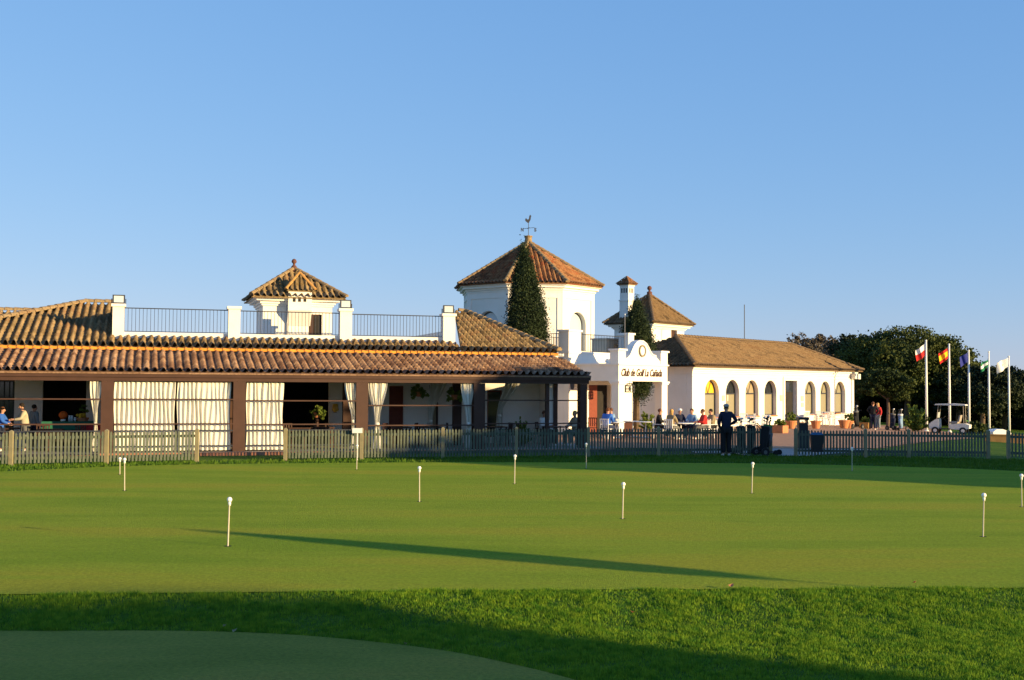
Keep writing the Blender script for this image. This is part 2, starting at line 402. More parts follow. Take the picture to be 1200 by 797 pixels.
def wall_open(mb, u0, u1, z0, z1, v, th, ops, back=True):
    """wall in the plane v, outside towards -v, thickness th, openings (ua, ub, za, zb, arched)"""
    ops = sorted(ops); cur = u0
    def quad(ua, ub, za, zb, y): mb.add([(ua, y, za), (ub, y, za), (ub, y, zb), (ua, y, zb)], [(0, 1, 2, 3)])
    for y in ([v, v+th] if back else [v]):
        cur = u0
        for (ua, ub, za, zb, ar) in ops:
            quad(cur, ua, z0, z1, y); cur = ub
            if za > z0+1e-4: quad(ua, ub, z0, za, y)
            if not ar: quad(ua, ub, zb, z1, y)
            else:
                r = (ub-ua)/2; c = (ua+ub)/2; zc = zb-r; N = 16
                pts = [(c-r*math.cos(math.pi*i/N), zc+r*math.sin(math.pi*i/N)) for i in range(N+1)]
                for (xa, za_), (xb, zb_) in zip(pts, pts[1:]):
                    mb.add([(xa, y, za_), (xb, y, zb_), (xb, y, z1), (xa, y, z1)], [(0, 1, 2, 3)])
        quad(cur, u1, z0, z1, y)
    for (ua, ub, za, zb, ar) in ops:
        r = (ub-ua)/2; c = (ua+ub)/2
        if ar:
            zc = zb-r; N = 16; top = [(c-r*math.cos(math.pi*i/N), zc+r*math.sin(math.pi*i/N)) for i in range(N+1)]
        else: top = [(ua, zb), (ub, zb)]
        ring = [(ua, za)]+top+[(ub, za)]
        if za <= z0+1e-4: pairs = zip(ring, ring[1:])
        else: pairs = zip(ring, ring[1:]+ring[:1])
        for (xa, a), (xb, b) in pairs:
            if abs(xa-xb)+abs(a-b) < 1e-6: continue
            mb.add([(xa, v, a), (xb, v, b), (xb, v+th, b), (xa, v+th, a)], [(0, 1, 2, 3)])
    mb.add([(u0, v, z0), (u0, v+th, z0), (u0, v+th, z1), (u0, v, z1)], [(0, 1, 2, 3)])
    mb.add([(u1, v, z0), (u1, v+th, z0), (u1, v+th, z1), (u1, v, z1)], [(0, 1, 2, 3)])
    mb.add([(u0, v, z1), (u1, v, z1), (u1, v+th, z1), (u0, v+th, z1)], [(0, 1, 2, 3)])
    return mb

def arch_plate(mb, ua, ub, za, zb, y, arched=True, inset=0.0):
    ua += inset; ub -= inset; za += inset; zb -= inset
    r = (ub-ua)/2; c = (ua+ub)/2
    if arched:
        N = 16; top = [(c+r*math.cos(math.pi*i/N), zb-r+r*math.sin(math.pi*i/N)) for i in range(N+1)]
    else: top = [(ub, zb), (ua, zb)]
    poly = [(ua, za), (ub, za)]+top
    poly = [p for i, p in enumerate(poly) if i == 0 or (abs(p[0]-poly[i-1][0])+abs(p[1]-poly[i-1][1]) > 1e-6)]
    mb.vprism(poly, y, y+.01)

def railing(name, parent, p0, p1, z0, z1, step=.13, m='iron'):
    p0 = Vector(p0); p1 = Vector(p1); n = max(2, int((p1-p0).length/step)); mb = MB()
    d = (p1-p0).normalized(); ang = math.atan2(d.y, d.x); L = (p1-p0).length; R = Matrix.Rotation(ang, 3, 'Z')
    mb.T = lambda p: p0+R @ p
    mb.box(0, L, -.02, .02, z1-.035, z1); mb.box(0, L, -.015, .015, z0, z0+.025)
    for i in range(n+1):
        x = L*i/n; mb.box(x-.008, x+.008, -.008, .008, z0+.02, z1-.03)
    return mb.build(name, m, parent)

def leaves(name, m, pts, size, parent=None, up=0.0, aspect=1.0, loc=None):
    """pts: Nx3 leaf centres; random small quads"""
    n = len(pts); a = RS.normal(size=(n, 3)); a[:, 2] += up*2
    a /= np.linalg.norm(a, axis=1)[:, None]; b = RS.normal(size=(n, 3)); b -= (b*a).sum(1)[:, None]*a; b /= np.linalg.norm(b, axis=1)[:, None]
    s = (size*(.6+.8*RS.rand(n)))[:, None]
    A = a*s*aspect; B = b*s
    v = np.stack([pts-A*.5-B*.15, pts+B*.5, pts+A*.5+B*.1, pts-B*.5], 1).reshape(-1, 3)
    me = bpy.data.meshes.new(name); me.vertices.add(4*n); me.vertices.foreach_set('co', v.ravel().astype(np.float32))
    me.loops.add(4*n); me.loops.foreach_set('vertex_index', np.arange(4*n, dtype=np.int32)); me.polygons.add(n)
    me.polygons.foreach_set('loop_start', np.arange(0, 4*n, 4, dtype=np.int32)); me.polygons.foreach_set('loop_total', np.full(n, 4, dtype=np.int32))
    me.update(); me.validate(); me.materials.append(MATS[m])
    o = bpy.data.objects.new(name, me); COL.objects.link(o)
    if parent: o.parent = parent
    if loc is not None: o.location = loc
    return o
def blob_pts(lobes, n, shell=.75):
    """points in a set of ellipsoid lobes (cx,cy,cz,rx,ry,rz), mostly near their surfaces, in clumps"""
    vol = np.array([l[3]*l[4]*l[5] for l in lobes])**(2/3); vol /= vol.sum(); out = []
    for l, k in zip(lobes, (vol*n).astype(int)):
        nk = max(4, k//40)
        d = RS.normal(size=(nk, 3)); d /= np.linalg.norm(d, axis=1)[:, None]
        r = shell+(1-shell)*RS.rand(nk)**.7; r[RS.rand(nk) < .15] *= RS.rand()
        c = d*r[:, None]
        cl = c[RS.randint(0, nk, k)]+RS.normal(size=(k, 3))*.11
        out.append(np.array(l[:3])+cl*np.array(l[3:6]))
    return np.concatenate(out)

# ================================================================== GROUND
def sm(t): t = np.clip(t, 0, 1); return t*t*(3-2*t)
def lawn_z(x, y):
    x = np.asarray(x, float); y = np.asarray(y, float)
    yc = 14.0+.065*np.clip(x, -9, 14)
    z = -.16*sm((yc-y)/1.6)+.95*sm((9-y)/8.5)
    t = (x-18.5)/1.5; s = np.where(t > 30, x-18.5, np.log1p(np.exp(np.minimum(t, 30)))*1.5)
    g = -.055*np.minimum(s, 60)
    return z+g*sm((y-22)/10)
def grid_obj(name, xs, ys, zf, m, clip=None, dz=0.0):
    X, Y = np.meshgrid(xs, ys); Z = zf(X, Y)+dz; nx = len(xs)
    vs = np.stack([X, Y, Z], -1).reshape(-1, 3)
    fs = []
    for j in range(len(ys)-1):
        for i in range(nx-1):
            if clip and not clip((xs[i]+xs[i+1])/2, (ys[j]+ys[j+1])/2): continue
            a = j*nx+i; fs.append((a, a+1, a+1+nx, a+nx))
    me = bpy.data.meshes.new(name); me.from_pydata(vs.tolist(), [], fs); me.materials.append(MATS[m])
    me.polygons.foreach_set('use_smooth', [True]*len(fs)); me.update()
    o = bpy.data.objects.new(name, me); COL.objects.link(o); return tag(o, kind='structure')
xs = np.concatenate([[-2500, -900, -300, -120, -60, -35], np.arange(-24, 24.1, .5), np.arange(26, 60, 3), [80, 120, 300, 900, 2500]])
ys = np.concatenate([[-400, -100, -40, -20, -10], np.arange(-5, 9, .5), np.arange(9, 16, .2), np.arange(16, 50, 1), [55, 60, 70, 80, 95, 120, 150, 250, 500, 1200, 3000]])
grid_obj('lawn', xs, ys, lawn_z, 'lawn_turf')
def sheet(name, poly, z, m):
    bm = bmesh.new(); f = bm.faces.new([bm.verts.new((x, y, z)) for x, y in poly]); bmesh.ops.triangulate(bm, faces=[f])
    for f in bm.faces:
        if f.normal.z < 0: f.normal_flip()
    me = bpy.data.meshes.new(name); bm.to_mesh(me); bm.free(); me.materials.append(MATS[m])
    o = bpy.data.objects.new(name, me); COL.objects.link(o); return tag(o, kind='structure')
def smooth_poly(pts, k=6):
    out = []; n = len(pts)
    for i in range(n):
        p0, p1, p2, p3 = [np.array(pts[(i+j-1) % n]) for j in range(4)]
        for t in np.arange(k)/k:
            out.append(tuple(.5*((2*p1)+(-p0+p2)*t+(2*p0-5*p1+4*p2-p3)*t*t+(-p0+3*p1-3*p2+p3)*t**3)))
    return out
green_pts = [(-16, 14.1), (-10, 13.35), (-6.1, 13.52), (-3, 13.78), (0, 14.02), (3, 14.2), (6, 14.38), (11, 14.8), (17, 17), (21, 22), (19.5, 29), (14.8, 34.5), (11.6, 36.3), (8, 37.3),
             (4, 37.4), (0, 37.2), (-3.2, 36.9), (-10, 35.1), (-13.7, 32), (-17.5, 27), (-19, 20)]
green_poly = smooth_poly(green_pts)
sheet('putting_green', green_poly, .012, 'green_turf')
prac_poly = smooth_poly([(-14, 12.2), (-9, 12.35), (-5.3, 12.32), (-3.5, 12.38), (-2.2, 12.22), (-.83, 11.66), (0, 11.02), (.66, 10.3), (1.0, 9.6), (.6, 9.0), (-3, 8.8), (-9, 8.8), (-14, 9.2)], 5)
sheet('practice_green', prac_poly, -.146, 'practice_turf')
plaza_poly = [(-6, 46), (10, 46.3), (14.6, 47.2), (17.5, 52), (21, 58), (25.5, 66), (28.5, 76), (33, 96), (-6, 96)]
def inpoly(x, y, poly):
    c = False; j = len(poly)-1
    for i in range(len(poly)):
        if (poly[i][1] > y) != (poly[j][1] > y) and x < (poly[j][0]-poly[i][0])*(y-poly[i][1])/(poly[j][1]-poly[i][1])+poly[i][0]: c = not c
        j = i
    return c
def inpoly_np(x, y, poly):
    c = np.zeros(len(x), bool); j = len(poly)-1
    for i in range(len(poly)):
        xi, yi = poly[i]; xj, yj = poly[j]
        if yi != yj: c ^= ((yi > y) != (yj > y)) & (x < (xj-xi)*(y-yi)/(yj-yi)+xi)
        j = i
    return c
grid_obj('plaza_paving', np.arange(-6, 34, .5), np.arange(46, 96.1, .5), lawn_z, 'brick_paving', lambda x, y: inpoly(x, y, plaza_poly), .03)
grid_obj('path', np.arange(6.6, 14.0, .2), np.arange(41.4, 46.6, .2), lawn_z, 'grey_paving', lambda x, y: y > 41.5+.15*abs(x-9.5) and (x > 8.0 or y > 43) and x < 10.6+1.1*max(0, y-42.2), .02)

# grass blades (single triangles) on the rough bank in front and the fringe before the fence
def blades(name, n, xr, yr, keep, h, wd, m, base=lawn_z, lean=.5):
    x = RS.uniform(xr[0], xr[1], n); y = RS.uniform(yr[0], yr[1], n); k = keep(x, y); x = x[k]; y = y[k]; n = len(x)
    z = base(x, y)
    def vn(sc, seed):
        g = np.random.RandomState(seed).rand(400, 400); u = (x*sc+137) % 399; v_ = (y*sc+59) % 399; iu = u.astype(int); iv = v_.astype(int); fu = sm(u-iu); fv = sm(v_-iv)
        return (g[iu, iv]*(1-fu)+g[iu+1, iv]*fu)*(1-fv)+(g[iu, iv+1]*(1-fu)+g[iu+1, iv+1]*fu)*fv
    cl = .5*vn(3.2, 1)+.3*vn(8, 2)+.2*vn(20, 3); cl = np.clip((cl-.28)/.42, 0, 1)
    keepd = RS.rand(n) < .35+.75*cl; x, y, z, cl = x[keepd], y[keepd], z[keepd], cl[keepd]; n = len(x)
    H = h*(.35+.7*RS.rand(n)+.75*cl); a = RS.uniform(0, 2*np.pi, n); ww = wd*(.6+.8*RS.rand(n))/2
    dx = np.cos(a)*ww; dy = np.sin(a)*ww; la = RS.uniform(0, 2*np.pi, n); ll = H*lean*RS.rand(n)*1.6
    v = np.zeros((n, 3, 3)); v[:, 0] = np.stack([x-dx, y-dy, z-.003], 1); v[:, 1] = np.stack([x+dx, y+dy, z-.003], 1); v[:, 2] = np.stack([x+np.cos(la)*ll, y+np.sin(la)*ll, z+H], 1)
    me = bpy.data.meshes.new(name); me.vertices.add(3*n); me.vertices.foreach_set('co', v.reshape(-1).astype(np.float32))
    me.loops.add(3*n); me.loops.foreach_set('vertex_index', np.arange(3*n, dtype=np.int32)); me.polygons.add(n)
    me.polygons.foreach_set('loop_start', np.arange(0, 3*n, 3, dtype=np.int32)); me.polygons.foreach_set('loop_total', np.full(n, 3, dtype=np.int32))
    me.update(); me.validate(); me.materials.append(MATS[m])
    o = bpy.data.objects.new(name, me); COL.objects.link(o); return o
def keep_near(x, y):
    yc = 14.04+.065*x-.004*x*x*(x < 0)+.03*np.sin(x*5)+.02*np.sin(x*13)
    return (y < yc-.02) & ~inpoly_np(x, y, prac_poly) & (np.abs(x) < y*.46+.3)
tag(blades('rough_grass', 640000, (-7.5, 7.5), (9.3, 15.3), keep_near,   .034, .010, 'grass_blade'), 'lush green longer grass on the bank between the two putting greens', 'grass', kind='stuff')
# ------------------------------------------------------------------ fence line on the ground
FL = [(-17.5, 32.6), (-13.95, 34.6), (-9.6, 36.6), (-7.1, 37.5), (-3.3, 38.7), (0, 39.8), (3.47, 40.5), (6.9, 41.5), (9.35, 42.6)]
def fence_y(x):
    return np.interp(x, [p[0] for p in FL]+[9.8, 13.4, 17.2, 22], [p[1] for p in FL]+[41.4, 41.0, 40.1, 38.5])
def keep_far(x, y): return (y < fence_y(x)+.4) & ~inpoly_np(x, y, green_poly) & (np.abs(x) < y*.46) & ~((x > 9.4) & (x < 10.0) & (y > 41.6))
tag(blades('fringe_grass', 110000, (-17, 19), (31, 43.5), keep_far, .06, .035, 'grass_blade_far'), 'strip of longer grass between the big putting green and the picket fence', 'grass', kind='stuff')

# ================================================================== shadow casters standing to the right, outside the photograph
# hedge added out of view, its top shaped to shade the foreground
PN = Vector((-SH.y*-1, -SH.x, 0)); PN = Vector((SH.y, -SH.x, 0)).normalized()     # across the sun direction, towards the near left
HB = Vector((-2.55, 14.12, 0)) + SH*52
mb = MB(); N = 24; rings = []
for i in range(N+1):
    q = .1+23.0*i/N; H = (52+1.81*q)*TE-.02+.10*math.sin(q*2.3)
    b = HB+PN*q; wd = 1.0
    rings.append([b+SH*-wd*.0, b+SH*wd*1.6, b+SH*wd*1.5+Vector((0, 0, H-.3)), b+SH*.8+Vector((0, 0, H)), b+SH*.15+Vector((0, 0, H-.2))])
vs = [p for r in rings for p in r]; fs = [tuple(range(5)), tuple(range(N*5, N*5+5))[::-1]]
for i in range(N):
    for k in range(5): a = i*5+k; b_ = i*5+(k+1) % 5; fs.append((a, b_, b_+5, a+5))
mb.add(vs, fs); hd = mb.build('shadow_hedge', 'pine_leaf_dark'); tag(hd, 'tall clipped hedge standing right of the viewer beyond the photograph', 'hedge')
# tree added out of view, lance crown shaped to cast the long thin shadow
tb = Vector((3.2, 14.95, 0)) + SH*14
yt = thing('shadow_tree', 'young slender tree with a narrow lance crown on a thin bare stem', 'tree', tb)
z0 = 14*TE+.02; z1 = (14+9.7)*TE
MB().tube([(0, 0, 0), (0.02, 0, z0), (0, 0, z1-.1)], [.03, .025, .01]).build('trunk', 'trunk', yt)
pts = []
for i in range(9000):
    t = RS.rand(); r = .40*math.sin(math.pi*min(1, (t**.75)))**.7*(1-.25*t)*math.sqrt(RS.rand()); a = RS.rand()*6.283
    pts.append((r*math.cos(a), r*math.sin(a), z0+(z1-z0)*t))
leaves('crown', 'cypress_leaf', np.array(pts), .07, yt)
# broad pine group whose shade falls over the far side of the green and the terrace end
CR = Vector((.484, .875, 0))                 # across the sun direction, away from the viewer
for pc_, hh, rr, lab in ((2.6, 6.9, 3.0, 'dense pine right of the green beyond the photograph, nearest of three'), (7.4, 9.2, 3.6, 'tall dense pine right of the green beyond the photograph, middle of three'), (12.0, 8.4, 3.0, 'dense pine right of the green beyond the photograph, farthest of three')):
    hh *= TE/.158; bc = Vector((-2.4, 37.8, 0)) + CR*pc_ + SH*38
    bt = thing('side_pine', lab, 'pine tree', bc)
    MB().tube([(0, 0, 0), (.1, 0, hh*.4), (0, .1, hh*.8)], [.35, .28, .12]).build('trunk', 'pine_trunk', bt)
    lob_ = [(0, 0, z_, rr, rr, 1.7) for z_ in np.arange(1.2, hh-1.6, 1.3)]+[(0, 0, hh-1.5, rr*.9, rr*.9, 1.5)]
    pp = blob_pts(lob_, 12000, .5); pp = pp[pp[:, 2] > .1]; leaves('crown', 'pine_leaf', pp, .5, bt)

# ================================================================== RESTAURANT (left building) frame
LF = Frame((-9.15, 41.3), rad(17))
U = LF.U; Z = LF.Z
def lroot(name, label, cat): return thing(name, label, cat, LF.o, LF.a)
# --- terrace pavement and plinth
tf = MB().box(-18, 13.2, -1.0, 4.4, -.3, .07).build('terrace_floor', 'grey_paving', None); tf.location = LF.o; tf.rotation_euler = (0, 0, LF.a); tag(tf, kind='structure')
tk_ = MB().box(-18, 13.2, -1.22, -1.003, -.2, .11).build('terrace_kerb', 'brick', None); tk_.location = LF.o; tk_.rotation_euler = (0, 0, LF.a); tag(tk_, kind='structure')
rest = lroot('restaurant_building', 'long white restaurant building under golden tiled hips with a flat roof terrace', 'building')
UA = U(131, 4, 4.5); UB = U(534, 4, 4.5); VE = 2.9; ZE = 3.76; VR = 9.0; SL = .303; ZR = ZE+SL*(VR-VE)
VW = 4.4; UE = 12.1
ops = [(U(-14, VW), U(17, VW), .1, 2.5, False), (U(50, VW), U(101, VW), .07, 2.55, False), (U(150, VW), U(262, VW), .07, 2.5, False), (U(330, VW), U(386, VW), .07, 2.6, False),
       (U(456, VW), U(473, VW), .07, 2.35, False), (U(503, VW), U(514, VW), .3, 2.4, False), (U(530, VW), U(541, VW), .3, 2.4, False), (U(571, VW), U(589, VW), .3, 2.2, False)]
ops = [(a, b, c, d, e) for a, b, c, d, e in ops]
mb = MB(); wall_open(mb, -18, UE, -.3, 3.7, VW, .25, ops); mb.build('wall', 'white_wall', rest)
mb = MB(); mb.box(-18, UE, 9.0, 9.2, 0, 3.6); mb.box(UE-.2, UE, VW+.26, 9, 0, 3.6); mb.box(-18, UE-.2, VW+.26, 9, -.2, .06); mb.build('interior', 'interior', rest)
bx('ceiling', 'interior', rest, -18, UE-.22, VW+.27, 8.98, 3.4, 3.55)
bx('side_wall', 'white_wall', rest, UE, UE+.2, 3.1, 13, -.3, 3.72)
bx('cornice', 'white_trim', rest, UE-.3, UE+.32, 3.0, 3.4, 3.45, 3.70)
for i, (a, b, c, d, e) in enumerate(ops):
    if i in (1, 2, 3): continue
    fr = MB(); y = VW+.1
    for xx in (a, b-.07): fr.box(xx, xx+.07, y, y+.06, c, d)
    fr.box(a+.07, b-.07, y, y+.06, d-.07, d); fr.box(a+.07, b-.07, y, y+.06, c, c+.07)
    if i == 0:
        n = 5
        for k in range(1, n): xx = a+(b-a)*k/n; fr.box(xx-.02, xx+.02, y, y+.05, c+.07, d-.07)
        fr.box(a+.07, b-.07, y-.01, y, 1.75, 1.82)
    w_ = fr.build('door' if i == 4 else 'window', 'red_wood' if i in (4, 7) else ('dark_metal' if i == 0 else 'dark_wood'), rest)
    bx('door_leaf' if i == 4 else 'pane', 'red_wood' if i == 4 else ('pane_beige' if i in (5, 6) else 'pane_dark'), w_, a+.07, b-.07, y+.02, y+.03, c+.07, d-.07)
# --- upper roof
def lroof(nm, m, par, pl, **k): return tile_roof(nm, m, par, pl, **k)
uR = U(100, VR, ZR)
lroof('roof', 'tile_gold', rest, [(uR-6.1, VE, ZE), (UA+.05, VE, ZE), (UA+.05, VR, ZR), (uR, VR, ZR)], pitch=.27, amp=.085)
lroof('roof', 'tile_gold', rest, [(UA+.05, VE, ZE), (UB-.05, VE, ZE), (UB-.05, 4.02, ZE+SL*1.12), (UA+.05, 4.02, ZE+SL*1.12)], pitch=.27, amp=.085)
uc = U(655, VE, ZE); ur2 = U(545, VR, ZR)
lroof('roof', 'tile_gold', rest, [(UB-.05, VE, ZE), (uc, VE, ZE), (ur2, VR, ZR), (U(533, VR, ZR), VR, ZR)], pitch=.27, amp=.085)
lroof('roof', 'tile_gold', rest, [(uc, VE, ZE), (uc, VR+6, ZE), (ur2, VR, ZR)], pitch=.27)
lroof('roof', 'tile_gold', rest, [(uR-6.1, 15, ZE), (uR-6.1, VE, ZE), (uR, VR, ZR)], pitch=.27)
lroof('rear_roof', 'tile_gold', rest, [(-22, 8.4, 4.0), (uR+1, 8.4, 4.0), (uR+1, 13.2, 5.45), (-22, 13.2, 5.45)], pitch=.27)
lroof('rear_roof', 'tile_gold', rest, [(-22, VE, ZE), (uR-6.1, VE, ZE), (uR-6.1, 8, ZE+1.4), (-22, 8, ZE+1.4)], pitch=.27)
hip_cap('ridge_cap', 'tile_gold', rest, (uc, VE, ZE+.05), (ur2, VR, ZR+.06), .13)
hip_cap('ridge_cap', 'tile_gold', rest, (uR-6.1, VE, ZE+.05), (uR, VR, ZR+.06), .13)
hip_cap('ridge_cap', 'tile_gold', rest, (uR, VR, ZR+.06), (UA+.02, VR, ZR+.06), .13)
hip_cap('ridge_cap', 'tile_gold', rest, (U(538, VR, ZR), VR, ZR+.06), (ur2, VR, ZR+.06), .13)
hip_cap('ridge_cap', 'tile_gold', rest, (-22, 13.2, 5.5), (uR+1, 13.2, 5.5), .13)
# orange mortar course under the eave
mb = MB(); mb.box(-16, uc-.05, VE-.10, VE+.05, ZE-.17, ZE-.075)
k = -16
while k < uc-.1:
    mb.tube([(k, VE-.13, ZE-.11), (k, VE+.02, ZE-.09)], .055, 6); k += .27
mb.build('eave_course', 'orange_mortar', rest)
# --- roof terrace: parapet, pillars, railings
zpt = Z(390, U(200, 4), 4.0)
bx('parapet_wall', 'white_wall', rest, UA+.2, UB-.2, 4.03, 4.23, 3.8, zpt)
bx('terrace_slab', 'grey_paving', rest, UA, UB, 4.24, 12.5, 3.82, 3.98)
bx('parapet_wall', 'white_wall', rest, UA+.2, UB-.2, 12.5, 12.7, 3.6, 4.6)
bx('parapet_wall', 'white_wall', rest, UA+.02, UA+.2, 4.3, 12.6, 3.8, 5.2)
bx('parapet_wall', 'white_wall', rest, UB-.2, UB-.02, 4.3, 12.6, 3.8, 4.6)
pil = []
for (pa, pb, py) in ((131, 146, 356), (267, 282, 359), (398, 413, 361.5), (519, 534, 367.5)):
    a, b = U(pa, 3.85, 4.5), U(pb, 3.85, 4.5); zt = Z(py, (a+b)/2, 3.85)
    mb = MB(); mb.box(a+.02, b-.02, 3.85, 4.33, 3.75, zt-.1)
    p = mb.build('parapet_pillar', 'white_wall', rest); bx('cap', 'white_trim', p, a-.03, b+.03, 3.80, 4.38, zt-.1, zt)
    pil.append((a, b, zt))
for i, (py0, py1) in enumerate(((360.5, 363.0), (364, 366.5), (368, 370))):
    a = pil[i][1]; b = pil[i+1][0]; zt = (Z(py0, a, 4.1)+Z(py1, b, 4.1))/2
    railing('railing', rest, (a-.02, 4.1, 0), (b+.02, 4.1, 0), zpt+.02, zt)
for i, lab in ((0, 'silver floodlight on the leftmost white roof pillar'), (2, 'silver floodlight on the pillar right of the small roof turret'), (3, 'silver floodlight on the rightmost pillar of the roof terrace')):
    a, b, zt = pil[i]; c = (a+b)/2
    r = thing('floodlight', lab, 'floodlight', LF.P(c, 4.08, zt), LF.a, 'floodlights on the roof pillars')
    mb = MB(); mb.box(-.19, .19, -.06, .10, .04, .32); mb.box(-.22, .22, -.09, -.06, .02, .34); mb.build('housing', 'iron', r)
    bx('lamp_lens', 'lamp_glass', r, -.17, .17, -.105, -.092, .06, .30)
    mb = MB(); mb.vprism([(-.26, 0), (.26, 0), (.26, .2), (.23, .2), (.23, .018), (-.23, .018), (-.23, .2), (-.26, .2)], -.02, .02); mb.build('bracket', 'iron', r)
# --- small turret on the roof terrace
def pyramid(par, m, u0, u1, v0, v1, ze, apex, pitch=.25, amp=.055, cap=.10, cm=None):
    A = Vector(apex); c = [(u0, v0, ze), (u1, v0, ze), (u1, v1, ze), (u0, v1, ze)]
    for i in range(4): tile_roof('roof', m, par, [c[i], c[(i+1) % 4], A], pitch=pitch, amp=amp)
    for i in range(4): hip_cap('ridge_cap', cm or m, par, Vector(c[i])+Vector((0, 0, .04)), A+Vector((0, 0, .05)), cap)
tr = lroot('roof_turret', 'small square white turret with pyramid tile roof on the flat roof terrace', 'turret')
v0 = 7.0; ta = U(308, v0, 5); tb_ = U(389, v0, 5); v1 = v0+3.0; ze = Z(347, ta, v0-.4)
mb = MB(); wall_open(mb, ta, tb_, 3.9, ze-.35, v0, .2, [(U(362, v0, 4.6), U(377, v0, 4.6), 3.98, Z(368.5, U(370, v0), v0), False)]); mb.box(ta, ta+.2, v0+.21, v1, 3.9, ze-.35); mb.box(tb_-.2, tb_, v0+.21, v1, 3.9, ze-.35); mb.box(ta+.2, tb_-.2, v1-.2, v1, 3.9, ze-.35)
mb.build('wall', 'white_wall', tr)
mb = MB(); n = [(.06, -.35), (.12, -.27), (.28, -.16), (.40, -.06)]
for i, (o_, z_) in enumerate(n): mb.box(ta-o_, tb_+o_, v0-o_, v1+o_, ze+z_, ze+(n[i+1][1] if i < 3 else 0))
mb.build('cornice', 'white_trim', tr)
dr = bx('door', 'dark_wood', tr, U(362, v0, 4.6), U(377, v0, 4.6), v0+.1, v0+.15, 3.98, Z(368.5, U(370, v0), v0)); bx('door_panel', 'interior', dr, U(368, v0, 4.6), U(376, v0, 4.6), v0+.085, v0+.098, 4.02, Z(370, U(370, v0), v0))
cu, cv = (ta+tb_)/2, (v0+v1)/2; za = Z(316, cu, cv)
pyramid(tr, 'tile_gold', ta-.5, tb_+.5, v0-.5, v1+.5, ze+.02, (cu, cv, za))
mb = MB(); mb.lathe([(.16, -.15), (.15, .0), (.12, .12), (.05, .2), (.05, .25), (.10, .30), (.11, .36), (.07, .43), (.01, .46)], (cu, cv, za)); mb.build('finial', 'dark_clay', tr, True)
ga, gb = U(338.5, v0-.56, 6), U(366, v0-.56, 6); zg = Z(340, (ga+gb)/2, v0-.56)
cmb = MB(); cmb.box(ga, gb, v0-.44, v0+.9, ze-.55, zg); cmb.frustum(ga, gb, v0-.02, v0+.1, ze-1.15, ga, gb, v0-.44, v0+.1, ze-.553); ch = cmb.build('chimney', 'white_wall', tr)
for px in (345, 351.2, 357.5):
    u_ = U(px, v0-.45, 6); bx('vent', 'interior', ch, u_-.055, u_+.055, v0-.452, v0-.442, Z(353.5, u_, v0-.56), Z(347.8, u_, v0-.56))
G = (ga+gb)/2; gz = Z(321, G, v0-.15)
for pl in ([(ga-.1, v0-.56, zg), (gb+.1, v0-.56, zg), (G, v0-.15, gz)], [(gb+.1, v0-.56, zg), (gb+.1, v0+1, zg), (G, v0-.15, gz)], [(ga-.1, v0+1, zg), (ga-.1, v0-.56, zg), (G, v0-.15, gz)]): tile_roof('chimney_roof', 'tile_gold', tr, pl, pitch=.2, amp=.04, row=.3)
hip_cap('ridge_cap', 'yellow_stone', tr, (ga-.1, v0-.56, zg+.05), (G, v0-.15, gz+.05), .07, .2); hip_cap('ridge_cap', 'yellow_stone', tr, (gb+.1, v0-.56, zg+.05), (G, v0-.15, gz+.05), .07, .2)
up = U(336.5, v0-.06, 5); MB().tube([(up, v0-.06, ze-.3), (up, v0-.06, 4.0)], .035).build('downpipe', 'grey_wall', tr)

# --- terrace pergola: posts, beam, lower tile roof, wind rails
perg = lroot('terrace_pergola', 'brown pergola over the restaurant terrace with a low pinkish tiled roof', 'pergola')
ZB = 2.47; ZT = 2.76; UL = -16; UR_ = U(690, 0, 2.7)
tile_roof('roof', 'tile_pink', perg, [(UL, -.28, 2.82), (UR_, -.28, 2.82), (U(650, 2.9, 3.6), 2.86, 3.57), (UL, 2.86, 3.57)], pitch=.27, amp=.06, row=.36)
mb = MB(); mb.box(UL, UR_-.05, -.16, .12, ZB, ZT); mb.box(UL, UR_, -.22, -.162, ZB+.13, ZT+.02); mb.build('beam', 'beam_brown', perg)
bx('beam', 'beam_brown', perg, UR_-.3, UR_-.06, .13, 3.1, ZB, ZT)
bx('lintel', 'white_wall', perg, UL, UE, 3.05, 3.25, 3.0, 3.6)
posts = [(-130, -116), (118, 133), (273, 287.5), (417, 431), (555, 568), (679.5, 687.5)]
pc = []
for a, b in posts:
    ua, ub = U(a, -.1, 1.2), U(b, -.1, 1.2); pc.append((ua, ub))
    bx('post', 'beam_brown', perg, ua, ub, -.15, .19, .07, ZB-.003)
for a in pc[1:]:
    bx('post', 'beam_brown', perg, a[0]+.05, a[1]-.05, 3.06, 3.3, .07, 3.0)
ex = U(640, 0); bx('post', 'beam_brown', perg, ex, ex+.12, .0, .14, .07, ZB-.003)
for i in range(len(pc)-1):
    a, b = pc[i][1], pc[i+1][0]
    zz = [1.86, 1.03, .80, .28] if i < 3 else ([1.66, .95] if i == 3 else [1.85, 1.0])
    if i == 2: zz = [1.82, 1.0, .80, .28]
    for z_ in zz: bx('wind_rail', 'beam_brown' if z_ > .9 else 'iron', perg, a, b, -.155, -.125, z_-.022, z_+.022)

